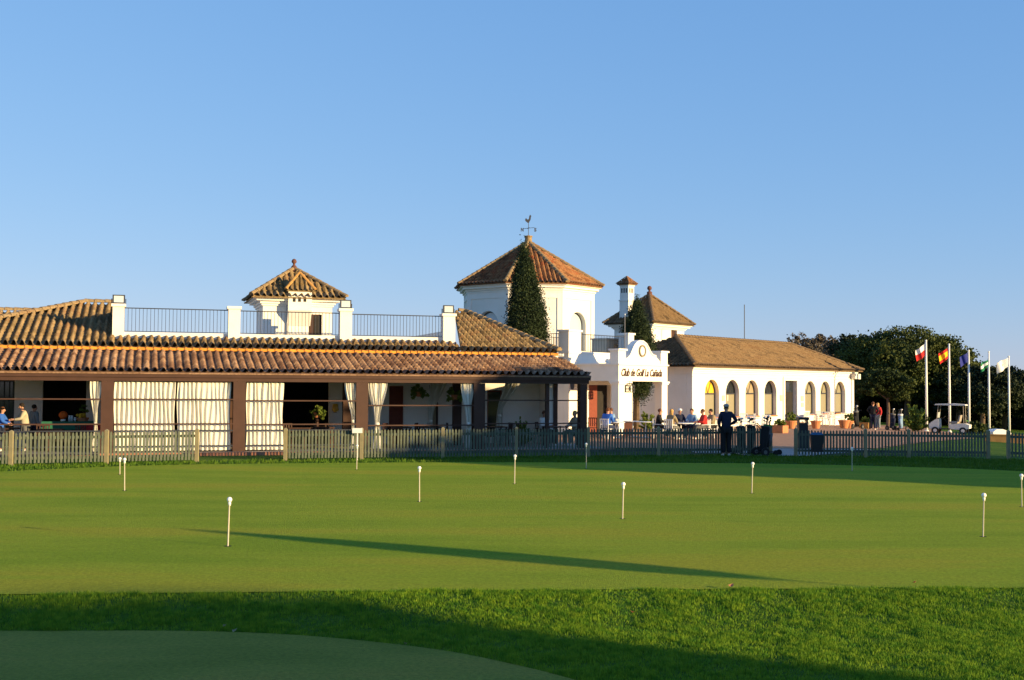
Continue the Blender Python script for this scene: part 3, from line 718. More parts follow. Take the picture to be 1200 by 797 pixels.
# --- curtains
def curtain(pa, pb, v, label, zt=2.45, zb=.12, tie=None, tpx=None, mt='curtain'):
    ua, ub = U(pa, v, 1.8), U(pb, v, 1.8); c = (ua+ub)/2; r = thing('curtain', label, 'curtain', LF.P(c, v, 0), LF.a, 'cream curtains hanging along the terrace')
    hw = (ub-ua)/2; nx = 90; nz = 26; vs = []; fs = []
    tc = (U(tpx, v, 1.2)-c) if tpx else 0; nf = max(3, hw*2/.15); ph = RS.rand()*6
    for j in range(nz+1):
        z = zt+(zb-zt)*j/nz
        wf = 1.0; cx = 0
        if tie:
            t = (zt-z)/(zt-tie)
            if t < 1: wf = 1-.74*sm(t)**.9; cx = tc*sm(t)
            else: wf = .26+.3*min(1, (tie-z)/.7); cx = tc
        for i in range(nx+1):
            s = i/nx*2-1; am = .045*(.5+.5*min(1, (zt-z)/.4))
            vs.append((cx+s*hw*wf+.02*math.sin(7*s+z*3), am*math.sin(s*nf*math.pi+ph+.6*math.sin(z*2+s*5))+.015*math.sin(s*41+z), z))
    for j in range(nz):
        for i in range(nx): a = j*(nx+1)+i; fs.append((a, a+1, a+nx+2, a+nx+1))
    MB().add(vs, fs).build('cloth', mt, r, True)
    if tie: MB().lathe([(hw*.24, -.05), (hw*.27, -.03), (hw*.27, .03), (hw*.24, .05)], (tc, 0, tie), 16).build('tie_band', mt, r, True)
    MB().tube([(-hw, 0, zt+.01), (hw, 0, zt+.01)], .015).build('curtain_rail', 'iron', r)
curtain(105, 118.5, -.04, 'narrow tied cream curtain left of the leftmost brown post', tie=1.05, tpx=112)
curtain(134, 205, .04, 'wide drawn cream curtain just right of the leftmost brown post')
curtain(208, 270, .04, 'drawn cream curtain ending at the second brown post')
curtain(289, 332, .04, 'drawn cream curtain just right of the second brown post')
curtain(403.5, 417, -.04, 'slim tied curtain hanging left of the third brown post', tie=1.1, tpx=414)
curtain(431.5, 453, -.04, 'full tied curtain gathered low, right of the third brown post', tie=1.0, tpx=442)
curtain(540, 555, -.04, 'pale blue-shaded tied curtain left of the fourth brown post', tie=1.0, tpx=549)
curtain(503, 524, 2.9, 'gathered cream curtain deep in the bay between the third and fourth posts', zt=2.8, tie=1.0, tpx=504)
curtain(592, 612, 2.9, 'gathered cream curtain deep in the last bay, left of the cypress trunk', zt=2.8, tie=1.2, tpx=585)

# ================================================================== CLUBHOUSE frame (entrance porch, towers, arched wing)
RF = Frame((5.18, 58.0), rad(50.6)); RU = RF.U; RZ = RF.Z
def rroot(name, label, cat): return thing(name, label, cat, RF.o, RF.a)
po = rroot('entrance_porch', 'white entrance porch with curved gable, medallion and club lettering', 'porch')
PW = RU(782, 0, 2.6); zo = RZ(446.7, .1, 0); zf = RZ(427.5, .1, 0); TH = .42
pw = .52
for (a, b) in ((0, pw), (PW-pw, PW)):
    for v in (0, 3.0-TH):
        if v > 1 and a == 0: continue
        p = bx('pier', 'white_wall', po, a, b, v, v+TH, -.1, zo)
        mb = MB(); mb.box(a-.05, b+.05, v-.05, v+TH+.05, zo-.16, zo-.08); mb.box(a-.09, b+.09, v-.09, v+TH+.09, zo-.08, zo+.003); mb.build('capital', 'white_trim', p)
mb = MB(); mb.box(0, PW, 0, TH, zo+.005, zf); mb.box(0, TH, TH, 3.0, zo+.005, zf); mb.box(PW-TH, PW, TH, 3.0, zo+.005, zf); mb.box(TH, PW-TH, TH, 3.0, zf-.3, zf-.1)
mb.build('frieze', 'white_wall', po)
mb = MB(); mb.box(-.07, PW+.07, -.07, TH, zf, zf+.07); mb.box(-.07, TH, TH, 2.95, zf, zf+.07); mb.box(PW-TH, PW+.07, TH, 2.95, zf, zf+.07); mb.build('moulding', 'white_trim', po)
# gable outline
zc = RZ(408.6, .1, 0); zcr = RZ(411.5, PW-.1, 0)
def gpnt(px, py): u = RU(px, 0, 3.9); return (u, RZ(py, u, 0))
g0 = [gpnt(733, 421.5), gpnt(735.5, 420), gpnt(738.5, 416.5), gpnt(740.8, 411), gpnt(743.2, 405.5), gpnt(746.5, 401.3), gpnt(750, 399.8), gpnt(754, 400.3), gpnt(758, 403.5), gpnt(760.8, 408.5), gpnt(763, 413.5), gpnt(766, 416.8), gpnt(769, 417.5)]
zt0 = zf+.072
poly = [(.5, zt0)]+[(PW-.4, zt0)]+g0[::-1]+[(.5, g0[0][1])]
mb = MB(); mb.vprism(poly, .03, .33); mb.build('gable', 'white_wall', po)
top = [(p[0], p[1]) for p in g0]; mb = MB()
for (a, b) in zip(top, top[1:]): mb.vprism([(a[0], a[1]-.02), (b[0], b[1]-.02), (b[0], b[1]+.05), (a[0], a[1]+.05)], -.01, .37)
mb.build('coping', 'white_trim', po)
for a, b, zz in ((-.02, .62, zc), (PW-.62, PW+.02, zcr)):
    p = bx('pedestal', 'white_wall', po, a, b, -.0, .5, zt0, zz-.09); bx('cap', 'white_trim', p, a-.07, b+.07, -.07, .57, zz-.09, zz)
mu = RU(752.8, 0, 4); mz = RZ(411.3, mu, 0); mb = MB(); R_ = .30
ring = []
N = 24
mb.T = lambda p: Vector((mu, 0, mz))+Vector((p.x, p.z, p.y))
mb.lathe([(R_, -.0), (R_, .07), (R_*.72, .07), (R_*.72, .03)], (0, 0, 0), N)
mb.T = lambda p: Vector((mu, .03, mz))+Vector((p.x, -p.z, p.y))
mb.v = []; mb.f = []; mb.mi = []
vs = []; fs = []
for k in range(N):
    t = 2*math.pi*k/N
    for r_, y_ in ((R_, 0), (R_, .07), (R_*.74, .07), (R_*.74, 0)): vs.append((r_*math.cos(t), r_*math.sin(t), y_))
for k in range(N):
    for j in range(4): fs.append((k*4+j, k*4+(j+1) % 4, ((k+1) % N)*4+(j+1) % 4, ((k+1) % N)*4+j))
mb.add(vs, fs); md = mb.build('medallion', 'medal_ring', po)
mb = MB(); mb.T = lambda p: Vector((mu, .025, mz))+Vector((p.x, -p.z, p.y)); mb.lathe([(R_*.73, 0), (R_*.73, .03)], (0, 0, 0), 20); mb.build('medallion_face', 'white_trim', md)
# lettering
def lettering(txt, name, par, size, loc, m, ang=0, shear=.35, ext=.012, bold=.012, fit=None):
    cu = bpy.data.curves.new(name, 'FONT'); cu.body = txt; cu.size = size; cu.shear = shear; cu.extrude = ext; cu.offset = bold; cu.align_x = 'LEFT'; cu.resolution_u = 3
    o = bpy.data.objects.new('tmp', cu); COL.objects.link(o); dg = bpy.context.evaluated_depsgraph_get(); me = bpy.data.meshes.new_from_object(o.evaluated_get(dg))
    bpy.data.objects.remove(o); bpy.data.curves.remove(cu)
    co = np.array([v.co[:] for v in me.vertices]); 
    if fit: sx = fit/(co[:, 0].max()-co[:, 0].min())
    else: sx = 1
    for v in me.vertices: x, y, z = v.co; v.co = ((x-co[:, 0].min())*sx, -z, y)
    me.materials.clear(); me.materials.append(MATS[m]); me.name = name
    o = bpy.data.objects.new(name, me); COL.objects.link(o); o.parent = par; o.location = loc; return o
u_a, u_b = RU(728, 0, 3), RU(776, 0, 3); zl = RZ(440.8, 1, 0)
lettering('Club de Golf La Cañada', 'lettering', po, .52, (u_a, -.012, RZ(441.5, (u_a+u_b)/2, 0)+.02), 'dark_wood', fit=(u_b-u_a)*.99, bold=.009)
# hanging lantern under the porch
lt = thing('wall_lantern', 'big caged metal lantern hanging under the entrance porch', 'lantern', RF.P(RU(738, .9, 2.4), .9, 0), RF.a)
zt_ = zf-.3; zL = RZ(459.5, 1, .9); mb = MB(); mb.tube([(0, 0, zt_), (0, 0, zo-.15)], .015, 6); mb.build('chain', 'iron', lt)
mb = MB()
for k in range(8):
    t = k*math.pi/4; x, y = .24*math.cos(t), .24*math.sin(t); mb.tube([(x*.4, y*.4, zo-.1), (x, y, zo-.22), (x, y, zL)], .02, 5)
for z_ in (zo-.22, (zo-.22+zL)/2, zL): mb.lathe([(.225, z_-.02), (.262, z_-.02), (.262, z_+.02), (.225, z_+.02)], (0, 0, 0), 16)
mb.build('cage', 'iron', lt); MB().lathe([(.03, zL+.05), (.05, zL+.1), (.05, zo-.35), (.02, zo-.25)]).build('lamp_glass', 'lamp_glass', lt, True)
lt2 = thing('wall_lantern', 'small dark lantern hanging at the left side of the entrance porch', 'lantern', RF.P(-.25, 2.6, 0), RF.a)
MB().tube([(.25, 0, zf-.3), (.02, 0, zf-.3), (0, 0, zo-.02)], .012, 6).build('arm', 'iron', lt2)
MB().lathe([(.02, zo-.02), (.12, zo-.1), (.09, zo-.38), (.03, zo-.42)], (0, 0, 0), 6).build('lantern_body', 'iron', lt2)

# --- entrance block with roof terrace
bl = rroot('entrance_building', 'white flat-roofed entrance building with red door behind the porch', 'building')
BV = 3.02; BW = 5.75; BD = 6.9; zp = RZ(412.8, 1.5, BV)
mb = MB(); wall_open(mb, 0, BW, -.1, zp, BV, .3, [(1.75, 3.65, 0, 2.45, False)]); wl = mb
wl.box(0, .25, BV+.31, BD, -.1, zp-.25); wl.box(BW-.25, BW, BV+.31, BD, -.1, zp-.25); wl.box(.25, BW-.25, BD-.25, BD, -.1, zp-.25); wl.box(.25, BW-.25, BV+.31, BD-.26, zp-.5, zp-.35); wl.build('wall', 'white_wall', bl)
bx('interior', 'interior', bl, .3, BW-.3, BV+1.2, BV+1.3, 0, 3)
bx('moulding', 'white_trim', bl, -.06, BW+.06, BV-.06, BV-.003, zp-.08, zp+.01)
d = bx('door', 'red_wood', bl, 1.75, 2.55, BV+.05, BV+.11, .03, 2.45); bx('door_panel', 'red_wood', d, 1.85, 2.45, BV+.035, BV+.048, .3, 2.2)
bx('door', 'interior', bl, 2.56, 3.65, BV+.2, BV+.25, .03, 2.45)  # near-black plate, its colour stands in for the shade of the open doorway
a, b = 3.4, 4.6; wn = MB(); y = -.0
wn.T = lambda p: Vector((p.y, BV+ (p.x), p.z))
wn.box(.9, 2.1, -.03, -.002, .9, 2.2); wn.build('window', 'white_trim', bl)
wn = MB(); wn.T = lambda p: Vector((p.y, BV+(p.x), p.z)); wn.box(.97, 2.03, -.045, -.032, .97, 2.13); wn.build('pane', 'pane_blue', bl)
for pa, pb, py, vv in ((665.5, 684.3, 386.2, BV), (734.8, 742.2, 390.3, BV)):
    if pa < 700: a, b = -.05, 1.0
    else: b = RU(pb, vv, 4.8); a = b-.55
    a = max(a, -.05) if pa < 700 else a
    zt = RZ(py, a+.2, vv); p = bx('parapet_pillar', 'white_wall', bl, a, b, vv-.04, vv+.6, zp-.1, zt-.1); bx('cap', 'white_trim', p, a-.06, b+.06, vv-.1, vv+.66, zt-.1, zt)
    if pa < 700: p1 = b
    else: p2 = a
ztr = RZ(391.8, 2, BV+.15); railing('railing', bl, (p1, BV+.2, 0), (p2, BV+.2, 0), zp+.05, ztr, .14)
railing('railing', bl, (.1, BV+.6, 0), (.1, BD, 0), zp-.1, ztr, .14)
railing('railing', bl, (.1, BD-.1, 0), (BW-.1, BD-.1, 0), zp-.1, ztr, .14)
mast = thing('white_mast', 'thin white mast rising beside the right pillar of the entrance terrace', 'mast', RF.P(p2-.12, BV+.1, zp)); MB().tube([(0, 0, 0), (0, 0, 2.1)], .016, 6).build('pole', 'grey_wall', mast); mast_top = MB().ball((0, 0, 2.12), .04).build('knob', 'white_paint', mast)
tk = rroot('terrace_stair_head', 'low beige stair head box behind the entrance terrace railing', 'stair head')
sa, sb = RU(711, 5, 4.5), RU(727, 5, 4.5); mb = MB(); wall_open(mb, sa, sb, zp-.3, zp+.85, 5, .15, [((sa+sb)/2, sb-.12, zp-.1, zp+.62, False)]); mb.box(sa, sb, 5.9, 6.0, zp-.3, zp+.85); mb.box(sa, sa+.12, 5.16, 5.9, zp-.3, zp+.85); mb.box(sb-.12, sb, 5.16, 5.9, zp-.3, zp+.85); mb.box(sa-.08, sb+.08, 4.92, 6.08, zp+.852, zp+.93); mb.build('wall', 'beige_wall', tk)
bx('opening_back', 'interior', tk, sa+.15, sb-.15, 5.8, 5.88, zp-.2, zp+.8)

# --- octagonal tower
oc_l = (9.7, 13.4); ot = thing('octagonal_tower', 'tall white octagonal tower with red-brown tile roof above the entrance', 'tower', RF.P(*oc_l), RF.a)
ROCT = 4.15; AP = ROCT*math.cos(math.pi/8); HS = ROCT*math.sin(math.pi/8)
def octz(py, px=654):                       # height at the front corner
    c = RF.P(*oc_l)+Matrix.Rotation(RF.a, 3, 'Z') @ Vector((ROCT*math.cos(rad(247.5)), ROCT*math.sin(rad(247.5)), 0))
    return zpix(c.x, c.y, py)
zev = octz(332.5); zwin = octz(364.2)
for k in range(8):
    ang = rad(-90+45*k+0); Rm = Matrix.Rotation(rad(45*k), 3, 'Z'); mb = MB(); mb.T = lambda p, Rm=Rm: Rm @ p
    has = k in (0, 6, 2, 4)
    wall_open(mb, -HS, HS, 0, zev-.5, -AP, .35, [(-.82, .82, zwin-2.3, zwin, True)] if has else [])
    f = mb.build('wall', 'white_wall', ot)
    mb = MB(); mb.T = lambda p, Rm=Rm: Rm @ p
    mb.box(-HS-.04, -HS+.28, -AP-.05, -AP-.003, 3, zev-.5); mb.box(HS-.28, HS+.04, -AP-.05, -AP-.003, 3, zev-.5); mb.box(-HS+.28, HS-.28, -AP-.045, -AP-.003, zev-.85, zev-.5)
    mb.build('pilaster', 'white_trim', f)
    if has:
        mb = MB(); mb.T = lambda p, Rm=Rm: Rm @ p
        arch_plate(mb, -.82, .82, zwin-2.3, zwin, -AP+.3, True, -.02); w_ = mb.build('window', 'iron', ot)
        mb = MB(); mb.T = lambda p, Rm=Rm: Rm @ p
        arch_plate(mb, -.82, .82, zwin-2.3, zwin, -AP+.285, True, .09); mb.build('pane', 'pane_blue', w_)
def octring(r, z): return [(r*math.cos(rad(22.5+45*i)), r*math.sin(rad(22.5+45*i))) for i in range(8)]
mb = MB(); st = [(ROCT+.08, -.5), (ROCT+.16, -.38), (ROCT+.34, -.25), (ROCT+.5, -.1)]
for i, (r, z_) in enumerate(st): mb.prism(octring(r, 0), zev+z_, zev+(st[i+1][1] if i < 3 else .0))
mb.build('cornice', 'white_trim', ot)
oc_w = RF.P(*oc_l); zap = zpix(oc_w.x, oc_w.y, 284.5)
for k in range(8):
    a = octring(ROCT+.62, 0); p, q_ = a[k], a[(k+1) % 8]
    tile_roof('roof', 'tile_red', ot, [(q_[0], q_[1], zev+.03), (p[0], p[1], zev+.03), (0, 0, zap)] if False else [(p[0], p[1], zev+.03), (q_[0], q_[1], zev+.03), (0, 0, zap)], pitch=.27, amp=.06)
    hip_cap('ridge_cap', 'tile_gold', ot, (p[0], p[1], zev+.07), (0, 0, zap+.06), .13)
MB().lathe([(.24, -.2), (.22, .05), (.22, .35), (.26, .36), (.26, .42), (.05, .46)], (0, 0, zap), 12).build('finial', 'tile_gold', ot)
vn = thing('weather_vane', 'dark rooster weather vane on top of the octagonal tower', 'weather vane', Vector(RF.P(*oc_l))+Vector((0, 0, zap+.44)), rad(10))
MB().tube([(0, 0, 0), (0, 0, .85)], .018, 6).build('pole', 'iron', vn)
mb = MB(); mb.tube([(-.38, 0, .42), (.38, 0, .52)], .016, 6); mb.tube([(0, -.3, .47), (0, .3, .47)], .016, 6); mb.build('cross_arm', 'iron', vn)
lettering('N', 'letter', vn, .3, (-.48, 0, .26), 'iron', fit=.17, shear=0); lettering('S', 'letter', vn, .3, (.36, 0, .28), 'iron', fit=.15, shear=0)
mb = MB(); rp = [(-.05, .82), (-.16, .90), (-.22, .99), (-.17, 1.12), (-.06, 1.02), (.02, 1.06), (.05, 1.25), (.10, 1.34), (.14, 1.28), (.19, 1.26), (.15, 1.2), (.13, 1.02), (.06, .9), (.03, .82)]
mb.vprism([(x, z-.02) for x, z in rp], -.015, .015); mb.build('rooster', 'iron', vn)

# --- arched wing
wg = rroot('clubhouse_wing', 'long low white wing with arched windows and a tan tiled hip roof', 'building')
WV = 2.53; W0 = RU(811.2, WV, 2); W1 = RU(1000.8, WV, 2); WE = WV+6.6; ZW = RZ(429.0, W0+1, WV-.4)
arch = [(826, 842.7), (850.6, 866.3), (873.6, 889), (895.8, 910), (943.3, 956), (961.4, 973.2), (978.5, 990.6)]
zat = RZ(444.8, RU(838, WV, 2), WV); zs = RZ(488.8, RU(838, WV, 1), WV)
aops = [(RU(a, WV, 1.7), RU(b, WV, 1.7), zs, zat, True) for a, b in arch]
dop = (RU(920.3, WV, 1.7), RU(934.2, WV, 1.7), -.1, zat, False)
mb = MB(); wall_open(mb, W0, W1, -1.5, ZW-.3, WV, .38, aops+[dop]); mb.box(W0, W0+.3, WV+.39, WE, -1.5, ZW-.3); mb.box(W1-.3, W1, WV+.39, WE, -1.5, ZW-.3); mb.box(W0+.3, W1-.3, WE-.3, WE, -1.5, ZW-.3); mb.box(W0+.3, W1-.3, WV+.9, WV+1.0, -1.4, ZW-.3)
mb.build('wall', 'white_wall', wg)
mb = MB(); st = [(.05, -.42), (.10, -.3), (.22, -.18), (.34, -.07)]
for i, (o_, z_) in enumerate(st): mb.box(W0-o_, W1+o_, WV-o_, WE+o_, ZW+z_, ZW+(st[i+1][1] if i < 3 else 0))
mb.box(W0-.04, W1+.04, WV-.04, WV-.003, ZW-.62, ZW-.57)
mb.build('cornice', 'white_trim', wg)
tops = ['pane_yellow', 'pane_dark', 'pane_beige', 'pane_dark', 'pane_blind', 'pane_blind', 'pane_blind']
for i, (a, b, c, d_, e) in enumerate(aops):
    r = (b-a)/2; cc = (a+b)/2; y = WV+.30
    ztr_ = zs+(zat-zs)*.62; fr = MB(); N = 14; t_ = .07
    # frame ring
    outer = [(a, c), (b, c)]+[(cc+r*math.cos(math.pi*k/N), d_-r+r*math.sin(math.pi*k/N)) for k in range(N+1)]
    inner = [(a+t_, c+t_), (b-t_, c+t_)]+[(cc+(r-t_)*math.cos(math.pi*k/N), d_-r+(r-t_)*math.sin(math.pi*k/N)) for k in range(N+1)]
    n = len(outer)
    for k in range(n):
        o0, o1, i0, i1 = outer[k], outer[(k+1) % n], inner[k], inner[(k+1) % n]
        if abs(o0[0]-o1[0])+abs(o0[1]-o1[1]) < 1e-6: continue
        fr.vprism([o0, o1, i1, i0], y-.04, y)
    fr.box(a+t_, b-t_, y-.035, y-.005, ztr_-.04, ztr_+.04)
    for dx in (-.38, .38): fr.tube([(cc, y-.02, ztr_), (cc+dx*r, y-.02, d_-.12*r-t_)], .015, 5)
    w_ = fr.build('window', 'iron', wg)
    bx('pane', 'pane_blind' if i != 2 else 'pane_beige', w_, a+.02, b-.02, y+.01, y+.02, c+.02, ztr_)
    mb = MB(); q_ = [(a, ztr_), (b, ztr_)]+[(cc+r*math.cos(math.pi*k/N), d_-r+r*math.sin(math.pi*k/N)) for k in range(N+1)]; mb.vprism(q_, y+.012, y+.022); mb.build('fanlight', tops[i], w_)
    bx('sill', 'terracotta', w_, a-.06, b+.06, WV-.07, WV+.37, c-.07, c+.003)
a, b = dop[0], dop[1]; dd = bx('door', 'interior', wg, a+.03, b-.03, WV+.3, WV+.36, -.1, zat-.02); bx('door_transom', 'pane_dark', dd, a+.1, b-.1, WV+.285, WV+.298, zat-.75, zat-.1)
bx('door_step', 'yellow_stone', wg, a-.5, b+.5, WV-.5, WV-.01, -.1, .1)
ov = .5; rz_ = RZ(394.2, W0+3, (WV+WE)/2); mid = (WV+WE)/2; e0, e1, f0, f1 = W0-ov, W1+ov, WV-ov, WE+ov; ze_ = ZW+.03
rl = RU(792, mid, rz_); rr = RU(926, mid, rz_)
tile_roof('roof', 'tile_tan', wg, [(e0, f0, ze_), (e1, f0, ze_), (rr, mid, rz_), (rl, mid, rz_)], pitch=.25, amp=.05)
tile_roof('roof', 'tile_tan', wg, [(e1, f1, ze_), (e0, f1, ze_), (rl, mid, rz_), (rr, mid, rz_)], pitch=.25, amp=.05)
tile_roof('roof', 'tile_tan', wg, [(e0, f1, ze_), (e0, f0, ze_), (rl, mid, rz_)], pitch=.25, amp=.05)
tile_roof('roof', 'tile_tan', wg, [(e1, f0, ze_), (e1, f1, ze_), (rr, mid, rz_)], pitch=.25, amp=.05)
for p, q_ in (((e0, f0, ze_+.05), (rl, mid, rz_+.05)), ((e1, f0, ze_+.05), (rr, mid, rz_+.05)), ((rl, mid, rz_+.05), (rr, mid, rz_+.05))): hip_cap('ridge_cap', 'tile_tan', wg, p, q_, .12)
for pa, pb, ya, yb in ((846, 849, 463.5, 470), (851.5, 853, 463, 470), (914, 918, 463, 470), (938.5, 941.5, 464, 470), (939, 941.5, 472, 477)):
    ua, ub = RU(pa, WV, 1.5), RU(pb, WV, 1.5); bx('wall_plaque', 'plaque', wg, ua, ub, WV-.03, WV-.004, RZ(yb, ua, WV), RZ(ya, ua, WV))
MB().tube([(RU(917.5, WV), WV-.05, ZW-.5), (RU(917.5, WV), WV-.05, 0)], .035, 6).build('downpipe', 'white_trim', wg)
sp = thing('corner_loudspeaker', 'beige double floodlight bracket under the right eave of the arched wing', 'floodlight', RF.P(W1-.2, WV-.2, RZ(442, W1, WV)), RF.a)
bx('housing', 'cart_cream', sp, -.5, -.1, -.2, .1, -.12, .25); bx('housing', 'cart_cream', sp, .05, .45, -.2, .1, -.15, .22); bx('bracket', 'iron', sp, -.3, .3, .1, .22, .02, .08)
an = thing('antenna_mast', 'thin grey antenna mast rising above the tan wing roof', 'antenna', RF.P(RU(872.5, mid+3), mid+3, 2.5), 0)
MB().tube([(0, 0, 0), (0, 0, RZ(357, RU(872.5, mid+3), mid+3)-2.5)], .03, 6).build('pole', 'iron', an)

# --- rear tower and chimney
rt = rroot('rear_tower', 'square white tower with brown pyramid roof behind the arched wing', 'tower')
a0, a1, b0, b1 = 26.4, 31.0, 15.1, 18.4; zq = RZ(378.5, a0, b0); 
wu = RU(786.5, b0, 6); wu2 = RU(793.5, b0, 6)
mb = MB(); wall_open(mb, a0, a1, 0, zq-.35, b0, .3, [(wu, wu2, RZ(397, wu, b0), RZ(385, wu, b0), False)]); mb.box(a0, a0+.3, b0+.31, b1, 0, zq-.4); mb.box(a1-.3, a1, b0+.31, b1, 0, zq-.4); mb.box(a0+.3, a1-.3, b1-.3, b1, 0, zq-.4); mb.build('wall', 'white_wall', rt)
bx('window', 'dark_wood', rt, wu, wu2, b0+.2, b0+.25, RZ(397, wu, b0), RZ(385, wu, b0))
mb = MB(); st = [(.08, -.40), (.16, -.32), (.34, -.22), (.46, -.10)]
for i, (o_, z_) in enumerate(st): mb.box(a0-o_, a1+o_, b0-o_, b1+o_, zq+z_, zq+(st[i+1][1] if i < 3 else 0))
mb.build('cornice', 'white_trim', rt)
zap2 = RZ(346, (a0+a1)/2, (b0+b1)/2); pyramid(rt, 'tile_tan', a0-.6, a1+.6, b0-.6, b1+.6, zq+.03, ((a0+a1)/2, (b0+b1)/2, zap2), cap=.13)
MB().lathe([(.22, -.4), (.2, .0), (.2, .25), (.08, .3), (.08, .38), (.17, .46), (.18, .56), (.12, .68), (.01, .72)], ((a0+a1)/2, (b0+b1)/2, zap2)).build('finial', 'dark_clay', rt, True)
cm = thing('chimney', 'slim white chimney with its own tiled cap on the left slope of the rear tower', 'chimney', RF.P(26.75, 17.5), RF.a)
zc0 = zq-.2; zc1 = RZ(333.5, 26.8, 17.4); s_ = .40; zm = zc0+(zc1-zc0)*.6
mb = MB(); mb.box(-s_, s_, -s_, s_, zc0, zm); mb.box(-s_-.05, s_+.05, -s_-.05, s_+.05, zm, zm+.1); mb.box(-s_+.02, s_-.02, -s_+.02, s_-.02, zm+.1, zc1-.12); mb.box(-s_-.03, s_+.03, -s_-.03, s_+.03, zc1-.12, zc1); mb.build('stack', 'white_wall', cm)
mb = MB()
for x in (-.2, 0, .2): mb.box(x-.055, x+.055, -s_+.012, -s_+.019, zc1-.65, zc1-.3); mb.box(-s_+.012, -s_+.019, x-.055, x+.055, zc1-.65, zc1-.3)
mb.build('vent', 'interior', cm)
pyramid(cm, 'tile_red', -s_-.17, s_+.17, -s_-.17, s_+.17, zc1+.02, (0, 0, RZ(325.5, 26.8, 17.4)+.05), pitch=.2, amp=.035, cap=.06)

# ================================================================== VEGETATION
def cypress(name, label, base, h, r, zb, n, lean=0):
    t = thing(name, label, 'cypress tree', base)
    MB().tube([(0, 0, 0), (.03, 0, zb), (.0, 0, h*.7)], [.17*r/1.0, .13*r, .04]).build('trunk', 'trunk', t)
    k = 46; P_ = []
    cl = []
    for i in range(420):
        u = RS.rand(); z = zb+(h-zb)*u; rr = r*(.72+.28*math.sin(math.pi*min(1, .1+.9*u)))*(1-u**3.2)**.7
        if u < .12: rr *= .75+2*u
        a = RS.rand()*6.283; cl.append((rr*.82*math.cos(a)-(.28*u*u if h > 8 else 0), rr*.82*math.sin(a), z, .12+.2*rr))
    cl = np.array(cl); idx = RS.randint(0, len(cl), n); c = cl[idx]
    d = RS.normal(size=(n, 3))*np.stack([c[:, 3]*.42, c[:, 3]*.42, np.full(n, .32)], 1)
    p = c[:, :3]+d; inner = RS.rand(n) < .3; p[inner, :2] *= RS.rand(inner.sum())[:, None]
    leaves('crown', 'cypress_leaf', p, .075, t, aspect=.7)
    return t
cypress('cypress_tree', 'tall dark cypress in front of the octagonal tower', Vector((.80, 59.6, 0)), zpix(.8, 59.6, 301), 1.08, 2.5, 90000)
cb = RF.P(RU(751, 3.4, 3), 3.4+.3, 0); cypress('cypress_tree', 'smaller dark cypress behind the curved porch gable', cb, zpix(cb.x, cb.y, 362), 1.12, 2.1, 70000)

def tree(name, label, base, lobes, n, lsz, m, trunk, cat='pine tree', group=None, shell=.7, limbs=4):
    t = thing(name, label, cat, base, 0, group)
    h = min(l[2] for l in lobes)+.3; mb = MB(); mb.tube([(0, 0, -.3), (trunk*.4, 0, h*.5), (0, .1, h)], [trunk, trunk*.8, trunk*.6], 8)
    for l in lobes[:limbs]: mb.tube([(0, .05, h*.75), (l[0]*.5, l[1]*.5, (h*.75+l[2])/2), (l[0]*.9, l[1]*.9, l[2])], [trunk*.6, trunk*.4, trunk*.15], 6)
    mb.build('trunk', 'pine_trunk', t); p = blob_pts(lobes, n, shell); leaves('crown', m, p, lsz, t)
    return t
def lob(c, spread, z0, z1, k, r0, r1, fl=.7):
    o = []
    for i in range(k):
        a = RS.rand()*6.283; q = math.sqrt(RS.rand())*spread; z = z0+(z1-z0)*RS.rand()*(1-.5*q/spread); r = r0+(r1-r0)*RS.rand(); o.append((q*math.cos(a), q*math.sin(a), z, r, r, r*fl))
    return o
def tbase(px, Y): p = gpt(px, Y); return Vector((p.x, p.y, p.z-.1))
def toph(px, py, Y): return at(px, py, Y).z
big = tbase(1062, 108); H = toph(1062, 383, 108)-big.z
L_ = lob(0, 4.6, H*.55, H*.84, 16, 1.5, 2.3, .75)+[(0, 0, H*.83, 3.4, 3.2, H*.16), (-3, 0, H*.72, 2.6, 2.6, 1.9), (3.2, 0, H*.70, 2.6, 2.6, 1.9), (5.0, 0, H*.52, 2.0, 2, 1.6), (-4.6, 0, H*.5, 2, 2, 1.8), (0, -1, H*.5, 4, 3, 2)]
tree('pine_tree', 'biggest dense stone pine, behind the first two flagpoles', big, L_, 90000, .19, 'pine_leaf', .35, group='pines behind the clubhouse')
p = tbase(1003, 118); H = (toph(1003, 396, 118)-p.z)*1.06
tree('pine_tree', 'rounded dark pine directly right of the arched wing', p, lob(0, 3.2, H*.35, H*.8, 12, 1.6, 2.3)+[(0, 0, H*.8, 2.4, 2.4, H*.18)], 42000, .2, 'pine_leaf_dark', .3, group='pines behind the clubhouse')
p = tbase(1040, 94); H = toph(1036, 434, 94)-p.z
tree('pine_tree', 'small sunlit pine on a leaning thin trunk near the two standing golfers', p, [(-.3, 0, H*.86, 1.5, 1.3, .75), (.6, 0, H*.78, 1.4, 1.2, .7), (-1.3, 0, H*.7, 1.2, 1.1, .6), (.9, 0, H*.6, 1.1, 1, .6)], 16000, .14, 'pine_leaf', .16, group='pines behind the clubhouse', limbs=4)
